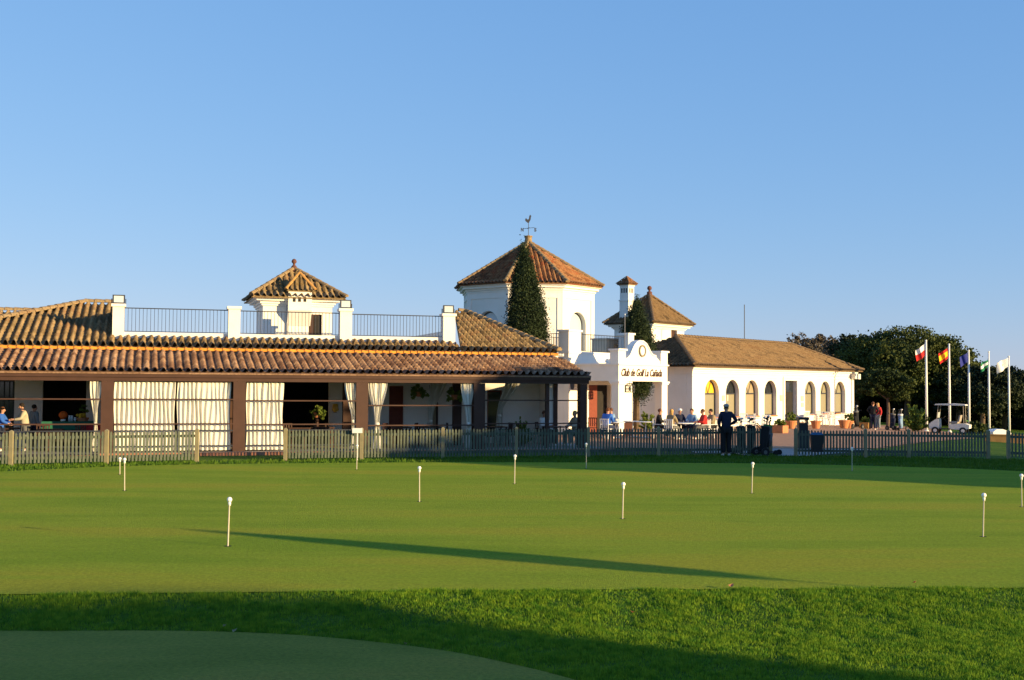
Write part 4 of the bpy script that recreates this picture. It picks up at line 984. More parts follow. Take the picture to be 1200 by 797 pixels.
for i, (px, py, Y, sp, lab) in enumerate(((1122, 408, 112, 3.0, 'pine behind the golf cart, shoulder of the biggest pine'), (1150, 428, 104, 3.0, 'low dark pine behind the third and fourth flagpoles'),
      (1176, 428, 118, 3.2, 'dark pine between the fourth and fifth flagpoles'), (1205, 434, 112, 3.4, 'dark pine at the right edge of the photo'), (1095, 402, 125, 3.4, 'tall pine crown peeking right of the biggest pine'), (1250, 420, 115, 3.6, 'outermost dark pine right of the flagpoles'))):
    p = tbase(px, Y); H = toph(px, py, Y)-p.z
    tree('pine_tree', lab, p, lob(0, sp, H*.5, H*.82, 13, 1.2, 2.0)+[(0, 0, H*.83, 2.0, 2.0, H*.15), (0, 0, H*.55, 3, 2.6, 1.6)], 36000, .19, 'pine_leaf' if i in (0, 4) else 'pine_leaf_dark', .28, group='pines behind the clubhouse')
for i, (px, py, Y, lab) in enumerate(((932, 395, 128, 'leftmost thin greyish tree above the wing roof ridge'), (956, 391, 130, 'middle thin greyish tree above the sloping wing roof end'), (978, 393, 124, 'thin greyish tree touching the pines above the wing roof'))):
    p = tbase(px, Y); H = (toph(px, py, Y)-p.z)*1.16
    tree('sparse_tree', lab, p, lob(0, 2.0, H*.55, H*.86, 16, .7, 1.2, 1.0), 14000, .15, 'bare_leaf', .2, 'tree', 'thin trees behind the wing', .3, 8)
# dark undergrowth that closes the view between the trunks
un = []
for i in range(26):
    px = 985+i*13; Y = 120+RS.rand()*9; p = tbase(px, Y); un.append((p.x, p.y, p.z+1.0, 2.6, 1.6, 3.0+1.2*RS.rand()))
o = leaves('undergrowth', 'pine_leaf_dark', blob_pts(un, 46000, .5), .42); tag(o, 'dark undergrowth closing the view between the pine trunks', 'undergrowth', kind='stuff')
def shrub(name, label, base, r, h, n, lsz=.07, m='shrub_leaf', spiky=False):
    t = thing(name, label, 'shrub', base)
    MB().tube([(0, 0, 0), (.02, 0, h*.5)], [.04, .02], 6).build('stem', 'trunk', t)
    k = 26; c = []
    for i in range(k):
        a = RS.rand()*6.283; e = RS.rand()*1.35; L = (.6+.4*RS.rand())
        for s in np.linspace(.2, 1, n//k): c.append((r*L*s*math.cos(a)*math.cos(e)*(1.1), r*L*s*math.sin(a)*math.cos(e)*1.1, h*(.05+.9*L*s*math.sin(e)+.15*s)))
    c = np.array(c)+RS.normal(size=(len(c), 3))*.05*r
    leaves('foliage', m, c, lsz, t); return t
shrub('shrub', 'bushy yellow-green shrub left of the first flagpole', gpt(1072, 76)+Vector((0, 0, .02)), .95, 1.7, 5200, .11)
shrub('shrub', 'low dark shrub under the golf cart side of the third flagpole', gpt(1143, 84), 1.2, .8, 3000, .13, 'pine_leaf')
shrub('shrub', 'leafy plant under the porch at the foot of the smaller cypress', RF.P(RU(759, 2.6, .5), 2.6, .03), .5, .95, 2600, .09)
shrub('shrub', 'small green potted plant at the right end of the pergola', LF.P(U(612, 2.0), 2.0, .07), .35, 1.1, 1500, .08)

# ================================================================== FENCES
def fence_run(name, label, pts, posts, h=.97, group=None, seed=1):
    """pts: ground polyline; posts: indices where posts stand"""
    base = Vector(pts[0]); r = thing(name, label, 'fence', base, 0, group); rs = random.Random(seed)
    for i in range(len(pts)-1):
        a = Vector(pts[i]); b = Vector(pts[i+1]); d = b-a; L = Vector((d.x, d.y, 0)).length; ang = math.atan2(d.y, d.x); R = Matrix.Rotation(ang, 3, 'Z'); dz = d.z/L
        mb = MB(); mb.T = lambda p, a=a, R=R, dz=dz: (a-base)+R @ p+Vector((0, 0, p.x*dz))
        n = int((L-.14)/.102); st = (L-.14)/n
        for k in range(n):
            x = .07+st*(k+.5)+rs.uniform(-.006, .006); hh = h+rs.uniform(-.015, .012); w_ = .030; lean = rs.uniform(-.008, .008)
            mb.vprism([(x-w_, .07), (x+w_, .07), (x+w_+lean, hh-.05), (x+lean, hh), (x-w_+lean, hh-.05)], -.012+rs.uniform(-.004, .004), .010)
        mb.build('picket_panel', 'fence_wood', r)
        mb = MB(); mb.T = lambda p, a=a, R=R, dz=dz: (a-base)+R @ p+Vector((0, 0, p.x*dz)); mb.box(.04, L-.04, .018, .06, h-.21, h-.13); mb.build('rail', 'fence_wood', r)
        mb = MB(); mb.T = lambda p, a=a, R=R, dz=dz: (a-base)+R @ p+Vector((0, 0, p.x*dz)); mb.box(.04, L-.04, .018, .06, .17, .25); mb.build('rail', 'fence_wood', r)
    for i, p in enumerate(pts):
        p = Vector(p)-base; mb = MB(); mb.frustum(p.x-.055, p.x+.055, p.y-.055, p.y+.055, -.05+p.z, p.x-.052, p.x+.052, p.y-.052, p.y+.052, h+.02+p.z)
        mb.frustum(p.x-.052, p.x+.052, p.y-.052, p.y+.052, h+.02+p.z, p.x-.01, p.x+.01, p.y-.01, p.y+.01, h+.06+p.z); mb.build('post', 'fence_post_wood', r)
    return r
def fx(px):                                   # point of the left fence line under a pixel column
    lo, hi = -20, 12
    for _ in range(40):
        m = (lo+hi)/2; y = float(np.interp(m, [p[0] for p in FL], [p[1] for p in FL]))
        if m/y*1400+600 < px: lo = m
        else: hi = m
    return (lo, y, 0.0)
fence_run('picket_fence', 'weathered picket fence on the left, ending before the gap by the second brown post', [(-19.4, 31.2, 0), (-16.8, 33.0, 0), fx(15.5), fx(127), fx(232.5)], None)
fence_run('picket_fence', 'long middle picket fence running from below the drawn curtains to the golfer', [fx(336), fx(425), fx(520), fx(606), fx(690), fx(772), fx(852), fx(903)], None, seed=2)
RFp = [(9.83, 41.4, 0), (12.15, 41.1, 0), (13.6, 41.0, 0), (16.2, 40.7, 0)]
fence_run('picket_fence', 'dark shaded picket fence right of the paved gap, with a bin hanging on it', RFp, None, .93, seed=3)
fence_run('picket_fence', 'last short run of shaded picket fence at the right edge of the photo', [(16.85, 40.6, -.0), (19.2, 39.8, -.03), (21.5, 38.9, -.08)], None, .93, seed=4)
# white sign on the fence
s0 = fx(421); sg = thing('fence_sign', 'small blank white sign plate on a short stake before the fence', 'sign', (s0[0], s0[1]-.25, 0))
zs1 = at(421, 501.8, s0[1]-.25).z; zs0 = at(421, 507.5, s0[1]-.25).z
bx('plate', 'white_paint', sg, -.16, .16, -.012, .012, zs0, zs1); bx('stake', 'white_paint', sg, -.02, .02, .013, .035, 0, zs1-.03)

# ================================================================== HOLE MARKERS ON THE GREEN
pins = [(267, 640, 584, 269, 'nearest hole marker, left, leaning slightly to the right'), (146, 575, 537, 146, 'right one of the close pair of hole markers at the far left'), (140.5, 556, 536, 140.5, 'thin far hole marker, left one of the close pair at the far left'),
        (418, 550, 521, 418.5, 'far hole marker in front of the small white fence sign'), (491.5, 588, 547, 491.5, 'hole marker in the middle of the green, left of the image centre'), (603, 567, 533, 603.5, 'far hole marker near the image centre below the pergola end'),
        (729.5, 608, 566, 730.5, 'hole marker right of the image centre, above the long thin shadow'), (687, 549, 519, 687, 'far hole marker below the last pergola post'), (881, 578, 542, 882, 'hole marker below the standing golfer'),
        (998.5, 552, 524, 998.5, 'far shaded hole marker before the right fence'), (1152, 629, 579, 1153, 'near hole marker at the right side of the green'), (1197.5, 594, 556, 1197, 'hole marker cut by the right edge of the photo')]
proto = None
for i, (px, yb, yt_, pxt, lab) in enumerate(pins):
    g = gp(px, yb, .012); tp = at(pxt, yt_+1.5, g.y)
    if g.y < 14.6: g.y += 0
    r = thing('hole_marker', lab, 'hole marker', g, 0, 'white hole markers standing on the putting green')
    k = tp-g; k.y = 0
    MB().tube([(0, 0, -.02), tuple(k)], [.0115, .0105], 8).build('pole', 'pin_cream', r)
    kb = MB(); kb.ball(tuple(k), .039, 14, 10); kb.lathe([(.02, -.09), (.024, -.05), (.02, -.03)], tuple(k), 8); kb.build('knob', 'ball_white', r, True)
    MB().lathe([(.054, -.004), (.058, .002), (.050, .003), (.01, .001)], (0, 0, 0), 16).build('cup', 'cup_dark', r)

# ================================================================== PEOPLE
def skin_mesh(name, joints, edges, m, parent, root=0, sub=2):
    me = bpy.data.meshes.new('t'); me.from_pydata([j[0] for j in joints], edges, []); o = bpy.data.objects.new('t', me); COL.objects.link(o)
    o.modifiers.new('s', 'SKIN'); sb = o.modifiers.new('u', 'SUBSURF'); sb.levels = sub; sb.render_levels = sub
    sv = me.skin_vertices[0].data
    for i, j in enumerate(joints):
        r = j[1]; sv[i].radius = (r, r) if not isinstance(r, tuple) else r
        sv[i].use_root = (i == root)
    dg = bpy.context.evaluated_depsgraph_get(); dg.update(); nm = bpy.data.meshes.new_from_object(o.evaluated_get(dg)); bpy.data.objects.remove(o); bpy.data.meshes.remove(me)
    nm.name = name; nm.materials.clear(); nm.materials.append(MATS[m]); nm.polygons.foreach_set('use_smooth', [True]*len(nm.polygons))
    ob = bpy.data.objects.new(name, nm); COL.objects.link(ob); ob.parent = parent; return ob
def person(label, base, rz, H=1.75, seated=False, seat=.46, elbows=None, hands=None, shirt='cloth_navy', pants='cloth_navy', shoes='cloth_white', hair='hair_dark', cap=None, long_hair=False, lean=0.0, feet=None, skirtless=True, sleeves=True, vest=None):
    """faces -Y in its own frame"""
    r = thing('person', label, 'person', base, rz); s = H/1.75
    V_ = lambda x, y, z: Vector((x*s, y*s, z*s))
    pz = .93 if not seated else (seat/s+.09)
    def up(x, y, z): return V_(x, y-lean*(z)*.9, pz+z)         # offsets above the pelvis
    pel = V_(0, 0, pz); wa = up(0, 0, .16); chs = up(0, .0, .36); nb = up(0, .01, .53); nk = up(0, -.005, .575); hd0 = up(0, -.015, .635); hd1 = up(0, -.02, .715); hd2 = up(0, -.01, .765)
    shL, shR = up(-.175, .01, .49), up(.175, .01, .49)
    el = elbows or ((-.25, .02, .22), (.25, .02, .22)); hn = hands or ((-.24, -.08, -.02), (.24, -.08, -.02))
    eL, eR = up(*el[0]), up(*el[1]); wL, wR = up(*hn[0]), up(*hn[1])
    if seated:
        kn = [V_(-.13, -.44, pz+.0), V_(.13, -.44, pz+.0)]; an_ = [V_(-.13, -.42, .09), V_(.13, -.42, .09)]
    else:
        f = feet or ((-.10, 0), (.10, 0)); kn = [V_(f[0][0], f[0][1]*.5-.02, .5), V_(f[1][0], f[1][1]*.5-.02, .5)]; an_ = [V_(f[0][0], f[0][1]+.02, .09), V_(f[1][0], f[1][1]+.02, .09)]
    hp = [V_(-.09, 0, pz-.04), V_(.09, 0, pz-.04)]
    toe = [a+V_(-.02 if i == 0 else .02, -.13, -.055) for i, a in enumerate(an_)]
    J = [(pel, .12*s), (wa, .115*s), (chs, (.145*s, .11*s)), (nb, .075*s), (nk, .052*s), (hd0, (.07*s, .078*s)), (hd1, (.082*s, .10*s)), (hd2, (.062*s, .08*s)),
         (shL, .058*s), (eL, .042*s), (wL, .028*s), (shR, .058*s), (eR, .042*s), (wR, .028*s), (hp[0], .085*s), (kn[0], .055*s), (an_[0], .04*s), (toe[0], .035*s), (hp[1], .085*s), (kn[1], .055*s), (an_[1], .04*s), (toe[1], .035*s)]
    E = [(0, 1), (1, 2), (2, 3), (3, 4), (4, 5), (5, 6), (6, 7), (2, 8), (8, 9), (9, 10), (2, 11), (11, 12), (12, 13), (0, 14), (14, 15), (15, 16), (16, 17), (0, 18), (18, 19), (19, 20), (20, 21)]
    for side, (e_, w_, iw) in enumerate(((eL, wL, 10), (eR, wR, 13))):
        d = (w_-e_).normalized(); sd_ = d.cross(Vector((0, 1, .2))).normalized(); palm = w_+d*.07*s; n0 = len(J); J.append((palm, (.034*s, .018*s))); E.append((iw, n0))
        for k, (of, ln) in enumerate(((-.028, .065), (-.010, .078), (.009, .073), (.026, .058))):
            m1 = len(J); J.append((palm+sd_*of*s+d*ln*.55*s, .010*s)); J.append((palm+sd_*of*s+d*ln*s*.95+Vector((0, -.018*s, 0)), .008*s)); E += [(n0, m1), (m1, m1+1)]
        m1 = len(J); tb_ = w_+d*.02*s; J.append((tb_+sd_*(-.045*s)+d*.03*s, .011*s)); J.append((tb_+sd_*(-.05*s)+d*.065*s, .009*s)); E += [(iw, m1), (m1, m1+1)]
    b = skin_mesh('body', J, E, 'skin', r)
    # face: nose, ears, eyes merged into the head region of the same figure
    bm = bmesh.new(); bm.from_mesh(b.data)
    def blob(c, rr, sc):
        res = bmesh.ops.create_uvsphere(bm, u_segments=8, v_segments=6, radius=rr)
        for v in res['verts']: v.co = Vector((v.co.x*sc[0], v.co.y*sc[1], v.co.z*sc[2]))+c
    blob(hd0+V_(0, -.098, .035), .016*s, (.8, 1.2, 1.6)); blob(hd0+V_(-.083, .0, .03), .022*s, (.4, .8, 1.3)); blob(hd0+V_(.083, .0, .03), .022*s, (.4, .8, 1.3))
    nf = len(bm.faces); blob(hd0+V_(-.032, -.088, .055), .010*s, (1.3, .6, .8)); blob(hd0+V_(.032, -.088, .055), .010*s, (1.3, .6, .8))
    blob(hd0+V_(0, -.090, -.008), .012*s, (1.9, .5, .45))
    bm.faces.ensure_lookup_table(); b.data.materials.append(MATS['hair_brown'])
    for i in range(nf, len(bm.faces)): bm.faces[i].material_index = 1
    bm.to_mesh(b.data); bm.free()
    cl = [(V_(0, 0, pz-.08), .165*s), (wa, .165*s), (chs, (.195*s, .15*s)), (nb, .095*s), (shL, .09*s), (eL, .068*s), (wL-(wL-eL)*.08, .048*s), (shR, .09*s), (eR, .068*s), (wR-(wR-eR)*.08, .048*s)]
    skin_mesh('jacket', cl, [(0, 1), (1, 2), (2, 3), (2, 4), (4, 5), (5, 6), (2, 7), (7, 8), (8, 9)], shirt, r)
    tr_ = [(pel, .15*s), (hp[0], .125*s), (kn[0], .09*s), (an_[0]+V_(0, 0, .0), .075*s), (hp[1], .125*s), (kn[1], .09*s), (an_[1]+V_(0, 0, .0), .075*s)]
    skin_mesh('trousers', tr_, [(0, 1), (1, 2), (2, 3), (0, 4), (4, 5), (5, 6)], pants, r)
    for i in (0, 1): skin_mesh('shoe', [(an_[i]+V_(0, .035, -.045), .045*s), (an_[i]+V_(0, -.04, -.05), .045*s), (toe[i]+V_(0, -.01, .005), .04*s)], [(0, 1), (1, 2)], shoes, r)
    if cap:
        c = hd2+V_(0, .005, -.01); m_ = MB(); m_.ball(tuple(c), .104*s, 14, 8, (.93, 1.08, .75)); m_.vprism([(c.x-.06*s, c.z-.01*s), (c.x+.06*s, c.z-.01*s), (c.x+.06*s, c.z+.008*s), (c.x-.06*s, c.z+.008*s)], c.y-.175*s, c.y-.06*s); m_.build('cap', cap, r, True)
        m_ = MB(); m_.ball(tuple(hd1+V_(0, .025, -.005)), .088*s, 12, 8, (.95, .9, .7)); m_.build('hair', hair, r, True)
    else:
        m_ = MB(); m_.ball(tuple(hd1+V_(0, .028, .022)), .102*s, 14, 10, (.92, .95, .92))
        if long_hair: m_.ball(tuple(hd0+V_(0, .055, -.04)), .1*s, 12, 8, (1.05, .6, 1.35))
        m_.build('hair', hair, r, True)
    return r
gf = gp(851, 534.3, 0.0)
person('golfer standing at the fence seen from behind in dark navy clothes and a grey cap', gf, math.pi+.12, 1.80, elbows=((-.36, .03, .26), (.24, -.02, .22)), hands=((-.20, -.16, .12), (.20, -.12, .0)), shirt='cloth_navy', pants='cloth_black', shoes='cloth_white', cap='hair_grey', hair='hair_dark')
# two people on the plaza
p = gpt(1023, 74.5); person('person in dark clothes standing on the plaza with a hand on the hip', p, math.pi*.85, 1.75, elbows=((-.34, .05, .27), (.34, .05, .27)), hands=((-.16, -.06, .08), (.16, -.06, .08)), shirt='cloth_black', pants='cloth_navy', hair='hair_brown')
p = gpt(1028.5, 76); person('person in a red top standing partly behind the dark-clothed one on the plaza', p, -.9, 1.70, shirt='cloth_red', pants='cloth_greyblue', hair='hair_blond', long_hair=True)

# ================================================================== FURNITURE
def cafe_chair(label, loc, rz, m='white_paint', group='white chairs on the plaza'):
    r = thing('cafe_chair', label, 'chair', loc, rz, group)
    bx('seat', m, r, -.22, .22, -.22, .22, .43, .46)
    mb = MB()
    for i in range(5): mb.box(-.19+i*.095-.02, -.19+i*.095+.02, .215, .235, .5, .86)
    mb.box(-.22, .22, .21, .24, .86, .91); mb.build('backrest', m, r)
    for x in (-.2, .2):
        MB().tube([(x, -.2, 0), (x, -.2, .43)], .016, 6).build('leg', m, r); MB().tube([(x, .23, 0), (x, .21, .45), (x, .23, .88)], .016, 6).build('leg', m, r)
        MB().tube([(x, -.2, .64), (x, .22, .66)], .018, 6).build('armrest', m, r)
    return r
def cafe_table(label, loc, rz=0, m='white_paint', r_=.45, cloth=None):
    r = thing('cafe_table', label, 'table', loc, rz, 'small tables on the plaza')
    MB().lathe([(r_, .70), (r_+.01, .715), (r_, .73)], (0, 0, 0), 20).build('tabletop', m, r)
    MB().lathe([(.03, 0.03), (.03, .70)], (0, 0, 0), 8).build('column', m, r); MB().lathe([(.22, 0), (.2, .02), (.04, .04)], (0, 0, 0), 14).build('base', m, r)
    return r
def plz(px, Y): p = gpt(px, Y); return Vector((p.x, p.y, p.z+.035))
tA = plz(798, 54.0); cafe_table('white table where the group of five sits before the wing', tA, 0, r_=.6)
grp = [(-1.0, .1, 1.35, 'cloth_black', 'hair_brown', None, False, 'seated person in a black jacket at the left end of the group before the wing', 'cloth_black'),
       (-.55, -.75, 2.5, 'cloth_khaki', 'hair_blond', None, True, 'seated person with long blond hair seen from behind in the group', 'cloth_grey'),
       (.05, .85, .2, 'cloth_navy', 'hair_grey', 'cloth_white', False, 'seated person in a white cap and navy top in the group', 'cloth_navy'),
       (.62, .65, -.5, 'cloth_lightblue', 'hair_brown', None, False, 'seated person in a light blue shirt facing the camera in the group', 'cloth_jeans'),
       (1.05, -.05, -1.4, 'cloth_red', 'hair_brown', None, False, 'seated person in a bright red jacket at the right end of the group', 'cloth_grey'),
       (1.5, .5, -1.2, 'cloth_khaki', 'hair_dark', None, False, 'seated person in brown just right of the red jacket', 'cloth_black')]
cp = None
for dx, dy, rz, sh, ha, capm, lh, lab, pn in grp:
    b = tA+Vector((dx, dy, 0)); person(lab, b, rz, 1.72, True, elbows=((-.24, -.10, .24), (.24, -.10, .24)), hands=((-.12, -.36, .22), (.12, -.36, .22)), shirt=sh, pants=pn, hair=ha, cap=capm, long_hair=lh, lean=.12)
    nm = lab.replace('seated person', 'chair of the person').replace(' before the wing', '').replace('chair of the person with long blond hair', 'chair of the long-haired blond person').replace(' seen from behind', '').replace(' facing the camera', '')
    if cp is None: cp = cafe_chair(' '.join(nm.split()[:16]), b+Vector((0, 0, 0)), rz, 'white_paint')
    else: dup(cp, b, rz, ' '.join(nm.split()[:16]))
# empty white chairs and tables along the wing
spots = [(836, 60, 'white chair nearest left of the golfer', .3), (846, 64, 'white chair hidden partly behind the golfer', 2.6), (827, 58, 'white chair just right of the seated group', -.6), (862, 62, 'white chair just right of the golfer head line', .9), (872, 66, 'white chair below the second arched window', 2.9), (880, 61, 'white chair below the third arched window', -.4), (889, 66, 'white chair between the golf bags and the third arched window', 1.6), (898, 63, 'white chair behind the golf trolley', 3.0),
         (948, 77, 'white chair below the first arched window right of the door', .4), (962, 79, 'white chair below the middle arched window right of the door', 2.4), (972, 80, 'white chair left of the last arched window', -1.0), (981, 82, 'white chair below the last arched window', 1.2), (991, 80, 'white chair nearest the right corner of the wing', 2.0), (968, 77.5, 'white chair in front of the pair of right-hand tables', -.2)]
for px, Y, lab, rz in spots: dup(cp, plz(px, Y), rz, lab)
ct = None
for px, Y, lab in ((841, 62, 'white table left of the golfer before the first arched window'), (868, 64, 'white table right of the golfer below the second arched window'), (885, 63.5, 'white table behind the golf bags'), (955, 78.5, 'white table below the first window right of the door'), (976, 81, 'white table below the last arched windows'),
                   (742, 56.2, 'white table in front of the porch opening'), (757, 55.5, 'white table below the plant in the porch opening'), (722, 54.5, 'white table beside the person in blue')):
    ct = cafe_table(lab, plz(px, Y))
b = plz(711, 53.5); person('seated person in a bright blue jacket with back turned, beside the red door', b, 2.6, 1.80, True, shirt='cloth_blue', pants='cloth_jeans', hair='hair_brown', lean=.25, elbows=((-.26, -.08, .24), (.26, -.08, .24)), hands=((-.12, -.34, .2), (.12, -.34, .2)))
dup(cp, b, 2.6, 'white chair of the person in the bright blue jacket')
b = plz(718.5, 54.8); person('seated person in a pale blue shirt facing left beside the bright blue jacket', b, -1.3, 1.74, True, shirt='cloth_lightblue', pants='cloth_jeans', hair='hair_brown', lean=.15, elbows=((-.24, -.10, .24), (.24, -.10, .24)), hands=((-.12, -.36, .22), (.12, -.36, .22)))
dup(cp, b, -1.3, 'white chair of the person in the pale blue shirt')
# red folding chair by the door
cafe_chair('orange-red chair beside the last pergola post', plz(693, 55), -.4, 'red_wood', None)
bw = thing('wine_crate', 'dark red wooden menu box standing under the porch lantern', 'box', plz(737, 57.2)); bx('body', 'dark_clay', bw, -.2, .2, -.2, .2, 0, .62); bx('lid', 'dark_wood', bw, -.22, .22, -.22, .22, .622, .66)

# --- people and furniture on the restaurant terrace
def tl(px, v): return LF.P(U(px, v, 1.2), v, .075)
person('person in a beige jacket leaning over the buffet table on the left terrace', tl(30, 1.6), rad(17)-1.3, 1.62, shirt='cloth_beige', pants='cloth_grey', hair='hair_dark', lean=.22, elbows=((-.22, -.14, .26), (.22, -.14, .26)), hands=((-.1, -.40, .22), (.1, -.40, .22)))
person('person in a grey-blue shirt standing behind the one in the beige jacket', tl(40, 2.4), rad(17)+2.2, 1.56, shirt='cloth_greyblue', pants='cloth_navy', hair='hair_dark')
person('person in a dark blue jacket at the left edge of the photo', tl(0, 1.5), rad(17)+1.3, 1.50, shirt='cloth_blue', pants='cloth_navy', hair='hair_brown', lean=.15, elbows=((-.22, -.14, .26), (.22, -.14, .26)), hands=((-.1, -.36, .16), (.1, -.36, .16)))
def terrace_table(label, px, v, w_=.8, d=.8, h=.76, m='dark_wood', cloth=None, z0=0):
    r = thing('terrace_table', label, 'table', tl(px, v), LF.a)
    bx('tabletop', cloth or m, r, -w_/2, w_/2, -d/2, d/2, h-.04, h)
    for x in (-1, 1):
        for y in (-1, 1): bx('leg', m, r, x*(w_/2-.05)-.025, x*(w_/2-.05)+.025, y*(d/2-.05)-.025, y*(d/2-.05)+.025, 0, h-.042)
    if cloth: bx('tablecloth_skirt', cloth, r, -w_/2-.012, w_/2+.012, -d/2-.02, -d/2-.004, h-.28, h+.003)
    return r
bt = terrace_table('buffet table with a dark green cloth below the hanging fruit display', 82, 1.7, 1.75, .7, 1.0, cloth='green_cloth')
bz = .075+1.003
def onb(px, v, z=bz): return LF.P(U(px, v, 1.2), v, z)
pk = thing('drink_dispenser', 'round orange drink dispenser on the buffet table', 'drink dispenser', onb(74, 1.6)); MB().lathe([(.07, 0), (.09, .06), (.02, .07)]).build('foot', 'ball_white', pk, True); MB().ball((0, 0, .21), .145, 16, 10, (1, 1, .95)).build('vessel', 'fruit_orange', pk, True)
for px, lab in ((81.5, 'left glass jar on the buffet table beside the orange dispenser'), (84.3, 'middle glass jar on the buffet table'), (88, 'short right glass jar on the buffet table beside the fruit')):
    j = thing('glass_jar', lab, 'jar', onb(px, 1.55), 0, 'jars on the buffet table'); MB().lathe([(.04, 0), (.045, .14 if px < 87 else .08), (.03, .17 if px < 87 else .11)]).build('jar_body', 'lamp_glass', j, True); MB().lathe([(.035, .171 if px < 87 else .111), (.035, .2 if px < 87 else .135)]).build('lid', 'ball_white', j)
fb = thing('fruit_basket', 'basket heaped with yellow fruit on the right end of the buffet table', 'fruit basket', onb(97, 1.65)); MB().lathe([(.16, 0), (.22, .12), (.2, .12)]).build('basket', 'terracotta', fb)
mb = MB()
for i in range(16): a = RS.rand()*6.28; q = RS.rand()*.2; mb.ball((q*math.cos(a), q*math.sin(a), .14+.10*RS.rand()), .055, 8, 6)
mb.build('fruit', 'fruit_yellow', fb, True); fl_ = blob_pts([(0, .1, .42, .28, .12, .14)], 260, .3); leaves('greenery', 'shrub_leaf', fl_, .06, fb)
t2 = terrace_table('low table with a folded red and white cloth behind the leftmost tied curtain', 113, 1.4, .9, .7, .92, cloth='cloth_red'); 
for px, v, lab in ((350, 1.6, 'dark terrace table in front of the dark opening'), (378, 2.0, 'dark terrace table left of the slim tied curtain'), (468, 1.6, 'dark terrace table right of the gathered low curtain'), (505, 1.8, 'dark terrace table before the narrow lit window'), (580, 1.7, 'dark terrace table in the bay right of the fourth post'), (650, 1.4, 'dark terrace table in the last bay near the pergola corner'), (20, 2.3, 'dark terrace table beside the person in the beige jacket'), (60, 1.2, 'dark terrace table before the buffet')):
    terrace_table(lab, px, v)
tc_ = None
for px, v, rz, lab in ((338, 1.2, .5, 'dark chair left of the table in front of the dark opening'), (362, 1.3, -1.2, 'dark chair right of the table in front of the dark opening'), (390, 1.7, 2.0, 'dark chair beside the slim tied curtain'), (458, 1.2, 1.2, 'dark chair just right of the gathered low curtain'), (480, 1.2, -1.6, 'dark chair between the low curtain and the lit window'), (495, 1.4, 1.4, 'dark chair left of the narrow lit window table'), (517, 1.4, -1.4, 'dark chair right of the narrow lit window table'), (571, 1.3, 1.2, 'dark chair nearest right of the fourth brown post'), (592, 1.4, -1.2, 'dark chair in front of the deep gathered curtain'), (606, 1.2, 2.6, 'dark chair beside the potted plant at the pergola end'), (50, .9, .3, 'dark chair left of the buffet table'), (100, 1.0, 2.8, 'dark chair below the fruit basket')):
    if tc_ is None: tc_ = cafe_chair(lab, tl(px, v), rz, 'dark_wood', 'dark chairs on the restaurant terrace')
    else: dup(tc_, tl(px, v), rz, lab)
for px, v, rz, sh, ha, lab in ((636.5, 2.0, rad(17)+.5, 'cloth_white', 'hair_brown', 'seated person in a white top in the last bay of the pergola'), (675, 1.7, rad(17)-1.2, 'cloth_beige', 'hair_blond', 'seated person in a cream top beside the last pergola post')):
    person(lab, tl(px, v), rz, 1.72, True, shirt=sh, pants='cloth_grey', hair=ha, lean=.1, elbows=((-.24, -.10, .24), (.24, -.10, .24)), hands=((-.12, -.36, .22), (.12, -.36, .22)))
    dup(tc_, tl(px, v), rz, 'dark chair of the '+lab.replace('seated ', ''))
wl_ = thing('wall_lamp', 'small warm wall lamp in the dark bay left of the third brown post', 'wall lamp', LF.P(U(393, VW-.1, 1.4), VW-.1, 0), LF.a)
bx('backplate', 'iron', wl_, -.05, .05, .02, .095, 1.3, 1.6); MB().lathe([(.05, 1.32), (.13, 1.40), (.10, 1.62), (.06, 1.64)]).build('lamp_shade', 'pane_yellow', wl_, True)
wt_ = thing('wall_lettering', 'small dark lettering on the wall seen through the last pergola bay', 'wall sign', RF.P(-.02, 4.75, 1.98), RF.a)
mb = MB(); mb.T = lambda p: Vector((-.012, -p.x, p.z))
for i, (x, h_) in enumerate(((0, .16), (.09, .1), (.17, .13), (.26, .1), (.34, .1), (.43, .1))): mb.box(x, x+.05, -.01, .01, 0, h_); mb.box(x+.051, x+.08, -.01, .01, 0, .03)
mb.build('letters', 'dark_wood', wt_)

def leafy(label, px, v, z, r_, hang=True):
    t = thing('hanging_plant' if hang else 'potted_plant', label, 'plant', LF.P(U(px, v, 1.8), v, 0))
    MB().lathe([(.09, z-.1), (.15, z+.08), (.13, z+.08)], (0, 0, 0), 12).build('pot', 'terracotta', t)
    if hang: MB().tube([(0, 0, z+.05), (0, 0, 2.95)], .008, 5).build('hanger', 'iron', t)
    else: MB().tube([(0, 0, 0), (0, 0, z-.05)], .06, 8).build('stand', 'dark_wood', t)
    p = blob_pts([(0, 0, z+.12, r_, r_, r_*.8), (r_*.6, 0, z-.05, r_*.6, r_*.5, r_*.6), (-r_*.6, 0, z-.02, r_*.6, r_*.5, r_*.5)], 1100, .4); leaves('foliage', 'shrub_leaf', p, .08, t)
leafy('hanging plant in the bay between the third and fourth brown posts', 491, 2.4, 2.05, .30)
leafy('hanging plant left of the pale tied curtain by the fourth brown post', 533, 2.2, 1.95, .28)
leafy('plant on a stand inside the dark bay left of the slim tied curtain', 372, 2.8, 1.25, .3, False)
